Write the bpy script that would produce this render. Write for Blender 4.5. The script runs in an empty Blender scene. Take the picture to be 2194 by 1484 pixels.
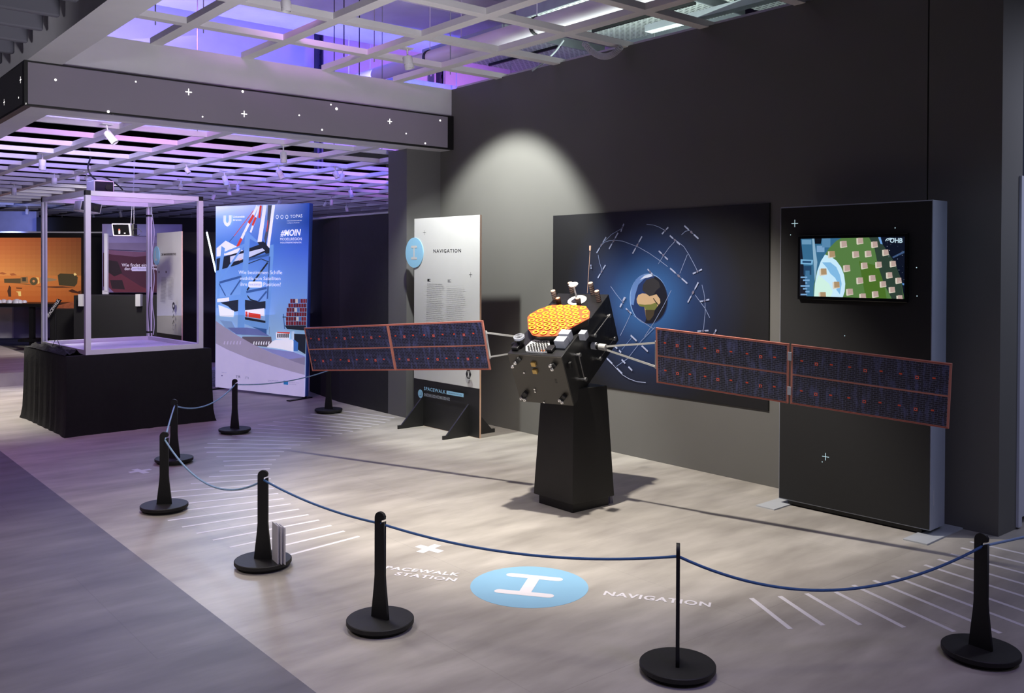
import bpy, math, random
from mathutils import Vector, Matrix
random.seed(4)
S = bpy.context.scene
COL = S.collection
# ------------------------------------------------------------------ camera
FPX, YAW, PIT, ROL, CX, CY, EYE = 1953.41, .6931005, -.01110812, .00361758, 1097.0, 590.769, 1.6
F0 = Vector((math.sin(YAW), math.cos(YAW), 0)); R0 = Vector((math.cos(YAW), -math.sin(YAW), 0)); U0 = Vector((0, 0, 1))
FW = F0*math.cos(PIT) + U0*math.sin(PIT); UP = U0*math.cos(PIT) - F0*math.sin(PIT)
RT = R0*math.cos(ROL) + UP*math.sin(ROL); UP = UP*math.cos(ROL) - R0*math.sin(ROL)
EYEP = Vector((0, 0, EYE))
cam = bpy.data.objects.new('camera', bpy.data.cameras.new('camera')); COL.objects.link(cam); S.camera = cam
cam.data.sensor_width = 36; cam.data.lens = FPX/2194*36; cam.data.shift_y = -(742-CY)/2194; cam.data.clip_end = 200
cam.matrix_world = Matrix((( RT.x, UP.x, -FW.x, 0), (RT.y, UP.y, -FW.y, 0), (RT.z, UP.z, -FW.z, EYE), (0, 0, 0, 1)))
# points of the place measured from the photograph
def ray(px, py): return FW + RT*((px-CX)/FPX) - UP*((py-CY)/FPX)
def fl(px, py, z=0.0):
    v = ray(px, py); return EYEP + v*((z-EYE)/v.z)
def dp(px, py, d): return EYEP + ray(px, py)*d
def over(px, py, x, y):
    v = ray(px, py); s = math.hypot(x, y)/math.hypot(v.x, v.y); return EYE + v.z*s
def onplane(px, py, o, n):
    v = ray(px, py); return EYEP + v*((o-EYEP).dot(n)/v.dot(n))
def V(*a): return Vector(a)
# ------------------------------------------------------------------ world, exposure, lamps
S.view_settings.view_transform = 'Standard'; S.view_settings.look = 'None'
S.view_settings.exposure = 0.0; S.view_settings.gamma = 1.0; S.view_settings.use_curve_mapping = False
W = bpy.data.worlds.new('world'); S.world = W; W.use_nodes = True
W.node_tree.nodes['Background'].inputs[0].default_value = (.50, .46, .66, 1)
W.node_tree.nodes['Background'].inputs[1].default_value = .04
def lamp(name, kind, loc, target, power, color, size=.05, ang=60, blend=.4, size_y=None, spec=1.0):
    l = bpy.data.lights.new(name, kind); l.energy = power; l.color = color; l.specular_factor = spec
    if kind == 'SPOT': l.spot_size = math.radians(ang); l.spot_blend = blend; l.shadow_soft_size = size
    elif kind == 'POINT': l.shadow_soft_size = size
    else:
        l.size = size
        if size_y: l.shape = 'RECTANGLE'; l.size_y = size_y
    o = bpy.data.objects.new(name, l); COL.objects.link(o); o.location = loc
    o.rotation_euler = (Vector(target)-Vector(loc)).to_track_quat('-Z', 'Y').to_euler()
    return o
WARM = (1, .93, .84); NEUT = (.97, 1, .94)
PINK = (.74, .27, 1.0); BLUE = (.28, .30, 1.0); VIOL = (.55, .45, 1.0)
lamp('spot_over_satellite', 'SPOT', (3.66, 4.30, 3.36), (4.60, 4.72, 0), 660, WARM, .035, 84, .5)
lamp('spot_on_wall', 'SPOT', (4.42, 6.62, 3.22), (4.42+.574, 6.75, 3.22-.819), 430, NEUT, .04, 84, .45)
lamp('spot_floor_left', 'SPOT', (2.1, 5.6, 3.3), (2.1, 5.0, 0), 250, WARM, .3, 78, 1)
lamp('soft_front_fill', 'SPOT', (2.9, 2.7, 3.35), (2.8, 3.4, 0), 230, WARM, .45, 76, 1)  # soft fill added over the front floor to dilute hard shadows
lamp('spot_far_floor', 'SPOT', (2.0, 12.0, 2.7), (1.9, 11.6, 0), 560, WARM, .2, 84, .6)
lamp('spot_far_panel', 'SPOT', (2.6, 10.9, 2.74), dp(362, 590, 13.3), 480, WARM, .1, 34, .8)
lamp('blue_right_spot', 'SPOT', (4.6, .1, 2.7), (5.7, 2.4, 1.1), 55, (.55, .68, 1), .2, 50, .8)
lamp('left_fascia_fill', 'SPOT', (-3.4, 5.2, 1.8), (1.0, 7.9, 3.2), 260, (.95, .92, 1), .3, 36, .8)  # unseen fill added to brighten the side fascia and bulkhead
lamp('far_blue_wall', 'SPOT', dp(20, 500, 18.2), dp(20, 480, 19.4), 40, (.25, .32, 1), .2, 140, 1)
lamp('frame_fill', 'SPOT', (2.2, 7.9, 2.74), (2.9, 9.6, 1.5), 60, (.86, .72, 1), .15, 90, .8)  # fill added to lighten the aluminium frame
lamp('spot_far_exhibit', 'SPOT', (4.2, 14.6, 2.7), (4.0, 17.4, .8), 420, WARM, .2, 90, .8)
lamp('purple_wash', 'SPOT', (.6, 8.4, 2.9), (1.4, 7.6, 0), 110, (.8, .35, .95), .3, 100, 1)
lamp('blue_wash', 'SPOT', (2.5, 9.6, 2.7), (2.0, 7.6, 0), 60, (.30, .32, 1), .3, 110, 1)
lamp('banner_spill', 'SPOT', (4.0, 9.9, 2.5), (2.7, 6.8, 0), 150, (.62, .76, 1), .3, 46, .8)
lamp('carpet_wash', 'SPOT', (-.6, 3.4, 3.3), (-.1, 4.2, 0), 260, (1, .88, .84), .5, 100, 1)
lamp('blue_carpet_wash', 'SPOT', (1.4, 1.2, 3.2), (1.3, 2.5, 0), 90, (.34, .34, 1), .3, 90, 1)
lamp('violet_floor_wash', 'SPOT', (3.2, .2, 3.2), (3.2, 1.4, 0), 90, (.55, .45, .95), .4, 110, 1)
lamp('hall_fill', 'AREA', (2.6, -1.6, 2.9), (4.2, 6.2, 1.8), 7, (.86, .84, 1), 2.4)
# coloured lamps above the lattice ceilings, plus unseen fill lamps below them
lamp('pink_uplight', 'SPOT', (2.9, 8.3, 3.95), (3.1, 11.0, 2.2), 165, PINK, .15, 140, 1)
lamp('pink_uplight_right', 'SPOT', (8.5, 9.0, 3.7), (7.5, 13.0, 2.4), 380, PINK, .15, 140, 1)
lamp('pink_ceiling_wash', 'SPOT', (3.1, 6.0, 3.7), (3.7, 7.2, 4.6), 90, PINK, .1, 120, .8)
lamp('blue_wall_wash', 'AREA', (5.5, 9.6, 3.7), (5.7, 11.6, 4.2), 130, (.11, .12, 1), 3.4, size_y=.5)
lamp('blue_wall_wash_left', 'AREA', (2.2, 9.6, 3.7), (2.2, 11.5, 4.4), 62, (.60, .64, 1), 1.4, size_y=.5)
lamp('violet_far', 'AREA', (6.4, 16, 4.3), (6.4, 16.1, 2.4), 70, (.42, .40, 1.0), 5)
lamp('violet_far_left', 'AREA', (2.6, 12.6, 4.2), (3.0, 12.7, 2.4), 24, VIOL, 3)
lamp('under_lattice_far', 'AREA', (5.6, 12.4, .9), (5.6, 12.5, 3), 40, (.42, .42, 1), 4)
lamp('door_fill', 'AREA', (6.9, 1.2, 2.9), (6.9, 1.9, 1.2), 26, (.74, .78, 1), .8)  # unseen fill added to brighten the door
lamp('tray_light', 'AREA', (6.3, 5.6, 3.66), (6.3, 5.7, 4.6), 36, (.86, 1, .93), 1.2, size_y=3)
lamp('beam_bounce_fill', 'SPOT', (2.4, 2.4, .9), (3.2, 7.8, 3.3), 480, (.95, .93, 1), .4, 80, 1)  # added low lamp standing in for floor bounce onto the white beam
# ------------------------------------------------------------------ materials
def lin(c):
    return tuple(((v/255)/12.92 if v/255 <= .04045 else ((v/255+.055)/1.055)**2.4) for v in c)
MATS = {}
def mat(name, rgb, rough=.6, metal=0.0, emit=0.0, noise=.06, scale=6.0, bump=0.0, srgb=True, spec=.5, coat=0.0, stretch=(1, 1, 1)):
    if name in MATS: return MATS[name]
    c = lin(rgb) if srgb else rgb
    m = bpy.data.materials.new(name); m.use_nodes = True; nt = m.node_tree; b = nt.nodes['Principled BSDF']
    b.inputs['Roughness'].default_value = rough; b.inputs['Metallic'].default_value = metal
    b.inputs['Specular IOR Level'].default_value = spec; b.inputs['Coat Weight'].default_value = coat
    tc = nt.nodes.new('ShaderNodeTexCoord'); mp = nt.nodes.new('ShaderNodeMapping'); mp.inputs['Scale'].default_value = stretch
    nz = nt.nodes.new('ShaderNodeTexNoise'); nz.inputs['Scale'].default_value = scale; nz.inputs['Detail'].default_value = 4
    nt.links.new(tc.outputs['Object'], mp.inputs[0]); nt.links.new(mp.outputs[0], nz.inputs['Vector'])
    cr = nt.nodes.new('ShaderNodeValToRGB')
    cr.color_ramp.elements[0].position = .3; cr.color_ramp.elements[1].position = .7
    cr.color_ramp.elements[0].color = (*[v*(1-noise) for v in c], 1); cr.color_ramp.elements[1].color = (*[min(1, v*(1+noise)) for v in c], 1)
    nt.links.new(nz.outputs['Fac'], cr.inputs[0]); nt.links.new(cr.outputs[0], b.inputs['Base Color'])
    if emit: nt.links.new(cr.outputs[0], b.inputs['Emission Color']); b.inputs['Emission Strength'].default_value = emit
    if bump:
        bp = nt.nodes.new('ShaderNodeBump'); bp.inputs['Strength'].default_value = bump; bp.inputs['Distance'].default_value = .01
        nt.links.new(nz.outputs['Fac'], bp.inputs['Height']); nt.links.new(bp.outputs[0], b.inputs['Normal'])
    MATS[name] = m; return m
def glow(rgb, k):      # lit screens, backlit prints, lamps
    key = 'glow_%d_%d_%d_%.2f' % (*rgb, k)
    if key in MATS: return MATS[key]
    m = mat(key, (4, 4, 4), .4, noise=.0); b = m.node_tree.nodes['Principled BSDF']
    b.inputs['Emission Color'].default_value = (*lin(rgb), 1); b.inputs['Emission Strength'].default_value = k
    return m
def ink(rgb, rough=.5):
    return mat('print_%d_%d_%d' % rgb, rgb, rough, noise=.02)
wall_m = mat('dark_grey_wall_paint', (95, 94, 91), .75, noise=.03, scale=2)
col_m = mat('grey_column_paint', (92, 91, 92), .7, noise=.03, scale=2)
black_m = mat('black_lacquer', (13, 12, 12), .45, noise=.1)
matblack = mat('matt_black_board', (17, 17, 18), .62, noise=.12, scale=60, bump=.05)
cloth_m = mat('black_molton_cloth', (13, 13, 14), .95, noise=.25, scale=30, bump=.2)
white_m = mat('white_lattice_paint', (215, 213, 215), .6, noise=.02)
beam_m = mat('white_beam_paint', (196, 195, 198), .65, noise=.02)
slat_m = mat('grey_baffle_felt', (98, 98, 108), .9, noise=.12, scale=3, stretch=(.3, 1, 1))
alu = mat('anodised_aluminium', (208, 206, 218), .5, .0, noise=.03)
fascia_m = mat('grey_fascia_fabric', (118, 112, 124), .8, noise=.03, scale=1.2, emit=.09)
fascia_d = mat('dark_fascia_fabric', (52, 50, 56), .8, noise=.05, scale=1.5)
edge_m = mat('black_profile', (8, 8, 9), .5)
panel_w = mat('white_sign_laminate', (178, 178, 177), .5, noise=.015)
panel_k = mat('black_sign_laminate', (24, 24, 25), .5, noise=.05)
ply = mat('plywood_edge', (186, 152, 128), .6, noise=.15, scale=40, stretch=(1, 1, .1))
sky_b = mat('light_blue_vinyl', (126, 172, 200), .5, noise=.02)
stripe_m = mat('white_floor_vinyl', (212, 209, 213), .5, noise=.02)
dark_plenum = mat('dark_void_paint', (40, 38, 52), .9, noise=.2, scale=1)
plen_w = mat('pale_concrete', (206, 204, 214), .85, noise=.08, scale=2.5)
# floor vinyl: pale planks with streaks and darker worn patches
def floor_mat(name, a, b, c, rough):
    m = bpy.data.materials.new(name); m.use_nodes = True; nt = m.node_tree; p = nt.nodes['Principled BSDF']; L = nt.links.new
    tc = nt.nodes.new('ShaderNodeTexCoord')
    mp = nt.nodes.new('ShaderNodeMapping'); mp.inputs['Scale'].default_value = (1.0, 3.4, 1); mp.inputs['Rotation'].default_value = (0, 0, math.radians(-20))
    n1 = nt.nodes.new('ShaderNodeTexNoise'); n1.inputs['Scale'].default_value = 1.5; n1.inputs['Detail'].default_value = 6; n1.inputs['Roughness'].default_value = .55
    n2 = nt.nodes.new('ShaderNodeTexNoise'); n2.inputs['Scale'].default_value = .9; n2.inputs['Detail'].default_value = 3
    mp3 = nt.nodes.new('ShaderNodeMapping'); mp3.inputs['Rotation'].default_value = (0, 0, math.radians(0))
    br = nt.nodes.new('ShaderNodeTexBrick'); br.inputs['Scale'].default_value = 1.0; br.inputs['Mortar Size'].default_value = .0025
    br.inputs['Brick Width'].default_value = 1.25; br.inputs['Row Height'].default_value = 1.25; br.inputs['Mortar Smooth'].default_value = .3
    br.inputs['Color1'].default_value = (1, 1, 1, 1); br.inputs['Color2'].default_value = (.93, .93, .93, 1); br.inputs['Mortar'].default_value = (.80, .80, .80, 1)
    L(tc.outputs['Object'], mp.inputs[0]); L(mp.outputs[0], n1.inputs['Vector']); L(tc.outputs['Object'], n2.inputs['Vector'])
    L(tc.outputs['Object'], mp3.inputs[0]); L(mp3.outputs[0], br.inputs['Vector'])
    r = nt.nodes.new('ShaderNodeValToRGB'); r.color_ramp.elements[0].position = .32; r.color_ramp.elements[1].position = .68
    r.color_ramp.elements[0].color = (*lin(a), 1); r.color_ramp.elements[1].color = (*lin(b), 1)
    r2 = nt.nodes.new('ShaderNodeValToRGB'); r2.color_ramp.elements[0].position = .36; r2.color_ramp.elements[1].position = .62
    r2.color_ramp.elements[0].color = (*c, 1); r2.color_ramp.elements[1].color = (1, 1, 1, 1)
    m1 = nt.nodes.new('ShaderNodeMixRGB'); m1.blend_type = 'MULTIPLY'; m1.inputs[0].default_value = 1
    m2 = nt.nodes.new('ShaderNodeMixRGB'); m2.blend_type = 'MULTIPLY'; m2.inputs[0].default_value = .8
    L(n1.outputs['Fac'], r.inputs[0]); L(n2.outputs['Fac'], r2.inputs[0]); L(r.outputs[0], m1.inputs[1]); L(r2.outputs[0], m1.inputs[2])
    L(m1.outputs[0], m2.inputs[1]); L(br.outputs['Color'], m2.inputs[2]); L(m2.outputs[0], p.inputs['Base Color'])
    p.inputs['Roughness'].default_value = rough; p.inputs['Specular IOR Level'].default_value = .35
    return m
floor_light = floor_mat('pale_vinyl_floor', (150, 145, 137), (184, 179, 170), (.84, .83, .84), .42)
floor_dark = floor_mat('dark_vinyl_floor', (92, 90, 94), (118, 116, 120), (.78, .79, .84), .5)
# ------------------------------------------------------------------ mesh helpers
class MB:
    def __init__(s): s.v = []; s.f = []; s.mi = []; s.uv = {}
    def face(s, pts, m=0, uv=None):
        i = len(s.v); s.v += [Vector(p) for p in pts]; s.f.append(tuple(range(i, i+len(pts)))); s.mi.append(m)
        if uv: s.uv[len(s.f)-1] = uv
        return s
    def add(s, vs, fs, m=0):
        i = len(s.v); s.v += [Vector(p) for p in vs]
        for f in fs: s.f.append(tuple(i+k for k in f)); s.mi.append(m)
        return s
    def hexa(s, c, m=0):   # 8 corners: bottom 4 ccw, top 4 ccw
        return s.add(c, [(0, 3, 2, 1), (4, 5, 6, 7), (0, 1, 5, 4), (1, 2, 6, 5), (2, 3, 7, 6), (3, 0, 4, 7)], m)
    def box(s, a, b, m=0):
        x0, y0, z0 = a; x1, y1, z1 = b
        return s.hexa([(x0, y0, z0), (x1, y0, z0), (x1, y1, z0), (x0, y1, z0), (x0, y0, z1), (x1, y0, z1), (x1, y1, z1), (x0, y1, z1)], m)
    def obox(s, o, ax, ay, az, m=0):   # corner o and three edge vectors
        o = Vector(o); return s.hexa([o, o+ax, o+ax+ay, o+ay, o+az, o+ax+az, o+ax+ay+az, o+ay+az], m)
    def cbox(s, c, ax, ay, az, m=0):   # centred
        c = Vector(c); return s.obox(c-ax/2-ay/2-az/2, ax, ay, az, m)
    def bar(s, a, b, w, h=None, m=0, up=(0, 0, 1)):
        a = Vector(a); b = Vector(b); d = (b-a); t = d.normalized(); u = Vector(up); x = t.cross(u)
        if x.length < 1e-4: x = t.cross(Vector((1, 0, 0)))
        x.normalize(); y = x.cross(t); h = h or w
        return s.obox(a-x*w/2-y*h/2, x*w, y*h, d, m)
    def cyl(s, a, b, r, r2=None, n=16, m=0, caps=True):
        a = Vector(a); b = Vector(b); r2 = r if r2 is None else r2; t = (b-a).normalized()
        x = t.orthogonal().normalized(); y = t.cross(x)
        vs = [a+(x*math.cos(2*math.pi*k/n)+y*math.sin(2*math.pi*k/n))*r for k in range(n)] + [b+(x*math.cos(2*math.pi*k/n)+y*math.sin(2*math.pi*k/n))*r2 for k in range(n)]
        fs = [(k, (k+1) % n, n+(k+1) % n, n+k) for k in range(n)]
        if caps: fs += [tuple(range(n))[::-1], tuple(range(n, 2*n))]
        return s.add(vs, fs, m)
    def tube(s, pts, r, n=8, m=0):
        pts = [Vector(p) for p in pts]; vs = []; x = None
        for i, p in enumerate(pts):
            t = (pts[min(i+1, len(pts)-1)]-pts[max(i-1, 0)]).normalized()
            if x is None: x = t.orthogonal().normalized()
            x = (x - t*x.dot(t)).normalized(); y = t.cross(x)
            vs += [p+(x*math.cos(2*math.pi*k/n)+y*math.sin(2*math.pi*k/n))*r for k in range(n)]
        fs = [(i*n+k, i*n+(k+1) % n, (i+1)*n+(k+1) % n, (i+1)*n+k) for i in range(len(pts)-1) for k in range(n)]
        fs += [tuple(range(n))[::-1], tuple(range((len(pts)-1)*n, len(pts)*n))]
        return s.add(vs, fs, m)
    def lathe(s, prof, c=(0, 0, 0), n=32, m=0, axis=None):
        c = Vector(c); az = Vector(axis).normalized() if axis else Vector((0, 0, 1)); ax = az.orthogonal().normalized(); ay = az.cross(ax)
        vs = [c+az*z+(ax*math.cos(2*math.pi*k/n)+ay*math.sin(2*math.pi*k/n))*r for r, z in prof for k in range(n)]
        fs = [(i*n+k, i*n+(k+1) % n, (i+1)*n+(k+1) % n, (i+1)*n+k) for i in range(len(prof)-1) for k in range(n)]
        fs += [tuple(range(n))[::-1], tuple(range((len(prof)-1)*n, len(prof)*n))]
        return s.add(vs, fs, m)
    def prism(s, poly, ext, m=0):
        poly = [Vector(p) for p in poly]; e = Vector(ext); n = len(poly)
        return s.add(poly+[p+e for p in poly], [tuple(range(n))[::-1], tuple(range(n, 2*n))]+[(k, (k+1) % n, n+(k+1) % n, n+k) for k in range(n)], m)
    def build(s, name, mats, parent=None, smooth=False, bevel=0, origin=None):
        if not isinstance(mats, (list, tuple)): mats = [mats]
        me = bpy.data.meshes.new(name); off = Vector((0, 0, 0)); p = parent
        while p is not None: off += p.location; p = p.parent
        loc = Vector((0, 0, 0))
        if parent is None:
            if origin is not None: loc = Vector(origin)
            else:
                xs = [v.x for v in s.v]; ys = [v.y for v in s.v]; loc = Vector(((min(xs)+max(xs))/2, (min(ys)+max(ys))/2, min(v.z for v in s.v)))
            off = loc
        me.from_pydata([v-off for v in s.v], [], s.f)
        for m in mats: me.materials.append(m)
        for p, mi in zip(me.polygons, s.mi): p.material_index = mi; p.use_smooth = smooth
        if s.uv:
            ul = me.uv_layers.new(name='UVMap')
            for fi, uvs in s.uv.items():
                for li, uv in zip(me.polygons[fi].loop_indices, uvs): ul.data[li].uv = uv
        me.update()
        o = bpy.data.objects.new(name, me); COL.objects.link(o); o.location = loc
        if parent is not None: o.parent = parent
        if smooth:
            md = o.modifiers.new('edges', 'EDGE_SPLIT'); md.split_angle = math.radians(40)
        if bevel:
            md = o.modifiers.new('bevel', 'BEVEL'); md.width = bevel; md.segments = 2; md.limit_method = 'ANGLE'; md.harden_normals = False
        return o
def tag(o, label=None, cat=None, group=None, kind=None):
    if label: o['label'] = label
    if cat: o['category'] = cat
    if group: o['group'] = group
    if kind: o['kind'] = kind
    return o
def thing(name, loc, label, cat, group=None):
    o = bpy.data.objects.new(name, None); COL.objects.link(o); o.location = loc; o.empty_display_size = .1
    return tag(o, label, cat, group)
def copy_tree(o, parent=None):
    c = o.copy(); COL.objects.link(c); c.parent = parent
    for ch in list(o.children): copy_tree(ch, c)
    return c
_tx = {}
def text_geo(s, bold=0.0, shear=0.0, space=1.0):
    k = (s, bold, shear, space)
    if k in _tx: return _tx[k]
    cu = bpy.data.curves.new('lettering', 'FONT'); cu.body = s; cu.offset = bold; cu.shear = shear; cu.space_character = space; cu.resolution_u = 3
    o = bpy.data.objects.new('lettering', cu); COL.objects.link(o)
    me = bpy.data.meshes.new_from_object(o.evaluated_get(bpy.context.evaluated_depsgraph_get()))
    vs = [(v.co.x, v.co.y) for v in me.vertices]; fs = [tuple(p.vertices) for p in me.polygons]
    bpy.data.objects.remove(o); bpy.data.meshes.remove(me); bpy.data.curves.remove(cu)
    x0 = min(v[0] for v in vs); x1 = max(v[0] for v in vs); y0 = min(v[1] for v in vs); y1 = max(v[1] for v in vs)
    vs = [((x-x0)/(x1-x0), (y-y0)/(y1-y0)) for x, y in vs]
    _tx[k] = (vs, fs); return _tx[k]
class Print:
    """flat artwork laid on a real surface: origin o, unit u (rightwards), unit v (upwards); marks are given where the photo shows them"""
    def __init__(s, o, u, v, lift=.0004):
        s.o = Vector(o); s.u = Vector(u).normalized(); s.v = Vector(v).normalized(); s.n = s.u.cross(s.v).normalized()
        if s.n.dot(EYEP-s.o) < 0: s.n = -s.n
        s.mb = MB(); s.mats = []; s.k = 0; s.lift = lift; s.clip = None
    def uv(s, px, py):
        p = onplane(px, py, s.o, s.n) - s.o; return p.dot(s.u), p.dot(s.v)
    def mi(s, m):
        if m not in s.mats: s.mats.append(m)
        return s.mats.index(m)
    def pt(s, a, b): return s.o + s.u*a + s.v*b + s.n*(s.lift*(1+s.k*.25))
    def clipped(s, uvs):
        if not s.clip: return uvs
        q = uvs
        for cx in s.clip:       # half planes (a,b,c): a*u+b*v<=c
            r = []
            for i in range(len(q)):
                p, t = q[i], q[(i+1) % len(q)]
                dp_, dt = cx[0]*p[0]+cx[1]*p[1]-cx[2], cx[0]*t[0]+cx[1]*t[1]-cx[2]
                if dp_ <= 0: r.append(p)
                if dp_*dt < 0:
                    w = dp_/(dp_-dt); r.append((p[0]+(t[0]-p[0])*w, p[1]+(t[1]-p[1])*w))
            q = r
            if len(q) < 3: return []
        return q
    def uvpoly(s, uvs, m):
        uvs = s.clipped(uvs)
        if len(uvs) >= 3: s.mb.face([s.pt(*q) for q in uvs], s.mi(m)); s.k += 1
    def poly(s, pts, m): s.uvpoly([s.uv(*p) for p in pts], m)
    def line(s, pts, w, m):
        q = [s.uv(*p) for p in pts]; s.uvline(q, w, m)
    def uvline(s, q, w, m):
        if s.clip:
            for a, b in zip(q, q[1:]):
                dx, dy = b[0]-a[0], b[1]-a[1]; L = math.hypot(dx, dy) or 1; nx, ny = -dy/L*w/2, dx/L*w/2
                s.uvpoly([(a[0]+nx, a[1]+ny), (a[0]-nx, a[1]-ny), (b[0]-nx, b[1]-ny), (b[0]+nx, b[1]+ny)], m)
            return
        lr = []
        for i, p in enumerate(q):
            a = q[max(i-1, 0)]; b = q[min(i+1, len(q)-1)]; dx, dy = b[0]-a[0], b[1]-a[1]; L = math.hypot(dx, dy) or 1
            lr.append(((p[0]-dy/L*w/2, p[1]+dx/L*w/2), (p[0]+dy/L*w/2, p[1]-dx/L*w/2)))
        for (a, b), (c, d) in zip(lr, lr[1:]): s.mb.face([s.pt(*a), s.pt(*b), s.pt(*d), s.pt(*c)], s.mi(m))
        s.k += 1
    def disc(s, px, py, r, m, n=32, ru=None):
        c = s.uv(px, py); s.uvdisc(c, r, m, n, ru)
    def uvdisc(s, c, r, m, n=32, ru=None):
        ru = ru or r; s.uvpoly([(c[0]+ru*math.cos(2*math.pi*k/n), c[1]+r*math.sin(2*math.pi*k/n)) for k in range(n)], m)
    def ring(s, px, py, r, w, m, n=24):
        c = s.uv(px, py); s.uvline([(c[0]+r*math.cos(2*math.pi*k/n), c[1]+r*math.sin(2*math.pi*k/n)) for k in range(n+1)], w, m)
    def plus(s, px, py, r, w, m):
        c = s.uv(px, py); s.uvline([(c[0]-r, c[1]), (c[0]+r, c[1])], w, m); s.uvline([(c[0], c[1]-r), (c[0], c[1]+r)], w, m)
    def rect(s, px, py, w, h, m):
        c = s.uv(px, py); s.uvpoly([(c[0]-w/2, c[1]-h/2), (c[0]+w/2, c[1]-h/2), (c[0]+w/2, c[1]+h/2), (c[0]-w/2, c[1]+h/2)], m)
    def text(s, t, p0, p1, h, m, bold=0.0, shear=0.0, space=1.0):
        """p0,p1: photo points of the baseline start and end; h: letter height in metres"""
        a = s.uv(*p0); b = s.uv(*p1); s.uvtext(t, a, b, h, m, bold, shear, space)
    def uvtext(s, t, a, b, h, m, bold=0.0, shear=0.0, space=1.0):
        vs, fs = text_geo(t, bold, shear, space); dx, dy = b[0]-a[0], b[1]-a[1]; L = math.hypot(dx, dy); nx, ny = -dy/L, dx/L
        s.mb.add([s.pt(a[0]+dx*x+nx*h*y, a[1]+dy*x+ny*h*y) for x, y in vs], fs, s.mi(m)); s.k += 1
    def build(s, name, parent): return s.mb.build(name, s.mats, parent)
def struct(o): return tag(o, kind='structure')
# ================================================================== SETTING
WX = 5.68; BY = 7.85
fo = struct(MB().box((1.61, -4, -.1), (18, 30, 0)).build('floor', floor_light, origin=(1.61, 0, 0)))
fd = struct(MB().box((-8, -4, -.1), (1.61, 30, 0)).build('floor', floor_dark, origin=(0, 0, 0)))
# main dark wall with its joint; the near end shows the wall's thickness
w = struct(MB().box((WX, 2.305, 0), (WX+.30, 2.745, 3.46)).box((WX, 2.755, 0), (WX+.30, BY+.2, 3.46)).box((WX+.02, 2.74, 0), (WX+.28, 2.76, 3.45)).build('wall_right', wall_m))
struct(MB().box((5.25, BY+.2, 0), (WX+.3, BY+.56, 2.82)).build('wall_return', col_m))
# white beam with the dark light box round its corner
bm = MB()
bm.box((1.655, BY, 2.82), (WX+.3, BY+.25, 3.46)); bm.box((1.655, BY+.25, 2.82), (1.85, 24, 3.46))
bm.box((1.655, BY+.25, 3.46), (1.75, 24, 3.7))
beam = struct(bm.build('ceiling', beam_m))
struct(MB().box((1.62, -3, 3.17), (1.87, BY, 3.75)).build('ceiling', beam_m))
struct(MB().box((-6, -3, 3.75), (1.87, 24, 3.85)).build('ceiling', beam_m))
# fascia light box : frame, printed fabric and small glowing stars
fb = thing('fascia_light_box', (1.64, BY-.03, 2.82), 'long grey illuminated fascia with small stars and crosses wrapped around the white ceiling beam', 'light box')
x1 = 5.675
MB().box((1.60, BY-.045, 2.82), (x1, BY-.001, 3.17)).box((1.60, BY-.001, 2.82), (1.654, 16, 3.17)).build('frame', edge_m, fb)
MB().box((1.625, BY-.05, 2.835), (x1-.08, BY-.045, 3.155)).build('front_fabric', fascia_m, fb)
MB().box((1.596, BY+.0, 2.835), (1.60, 15.9, 3.155)).build('side_fabric', fascia_d, fb)
star = glow((255, 252, 248), 2.2)
pr = Print((1.6, BY-.05, 2.82), (1, 0, 0), (0, 0, 1))
for px, py, r in ((119, 171, 2.2), (291, 175, 1.6), (520, 196, 2.3), (232, 239, 2.5), (434, 250, 1.4), (641, 247, 1.6), (709, 224, 1.5), (721, 233, 2.6), (690, 278, 1.8), (870, 286, 1.3), (943, 258, 1.8), (911, 307, 1.7)):
    d = (onplane(px, py, pr.o, pr.n)-EYEP).dot(FW); pr.disc(px, py, r*d/FPX*1.15, star, 14)
for px, py, r in ((404, 197, 7), (523, 244, 6.5), (835, 260, 5.5)):
    d = (onplane(px, py, pr.o, pr.n)-EYEP).dot(FW); pr.plus(px, py, r*d/FPX, .008, star)
pr.build('star_pattern', fb)
pr = Print((1.596, BY, 2.82), (0, -1, 0), (0, 0, 1))
for px, py, r in ((44, 171, 6), (9, 219, 6)): pr.plus(px, py, .026, .006, star)
for px, py in ((40, 209), (56, 222)): pr.disc(px, py, .008, star, 12)
pr.build('star_pattern', fb)
# lattice ceilings: one over the exhibit (high), one over the hall behind (low)
XL = [2.61+.797*k for k in range(8)]; YL = [7.05-.845*k for k in range(9)]
mb = MB()
for x in XL: mb.box((x-.05, -1, 3.45), (x+.05, BY, 3.50))
for y in YL: mb.box((1.87, y-.045, 3.4503), (9.0, y+.045, 3.4997))
struct(mb.build('ceiling', white_m))
mb = MB()
for k in range(13):
    x = 2.585+.8*k; mb.box((x-.05, BY+.25, 2.82), (x+.05, 25, 2.87))
for k in range(22):
    y = 8.62+.785*k; mb.box((1.85, y-.02, 2.8203), (13, y+.02, 2.8697))
mb.box((1.85, 8.1, 2.8201), (13, 8.2, 2.8698))
struct(mb.build('ceiling', white_m))
# grey felt baffles at the upper left
base = None
for k in range(8):
    y = 5.295+.465*k
    if base is None:
        base = MB().box((-2.5, y-.028, 3.26), (1.585, y+.028, 3.46)).build('acoustic_baffle', slat_m, bevel=.012); o = base
        MB().cyl((1.38, y, 3.46), (1.38, y, 3.75), .02).build('hanger', beam_m, base); MB().cyl((-1, y, 3.46), (-1, y, 3.75), .02).build('hanger', beam_m, base)
    else:
        o = copy_tree(base); o.location.y = y
    tag(o, 'dark grey felt acoustic baffle hanging left of the white ceiling beam', 'ceiling baffle', 'grey baffles at the upper left')
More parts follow.
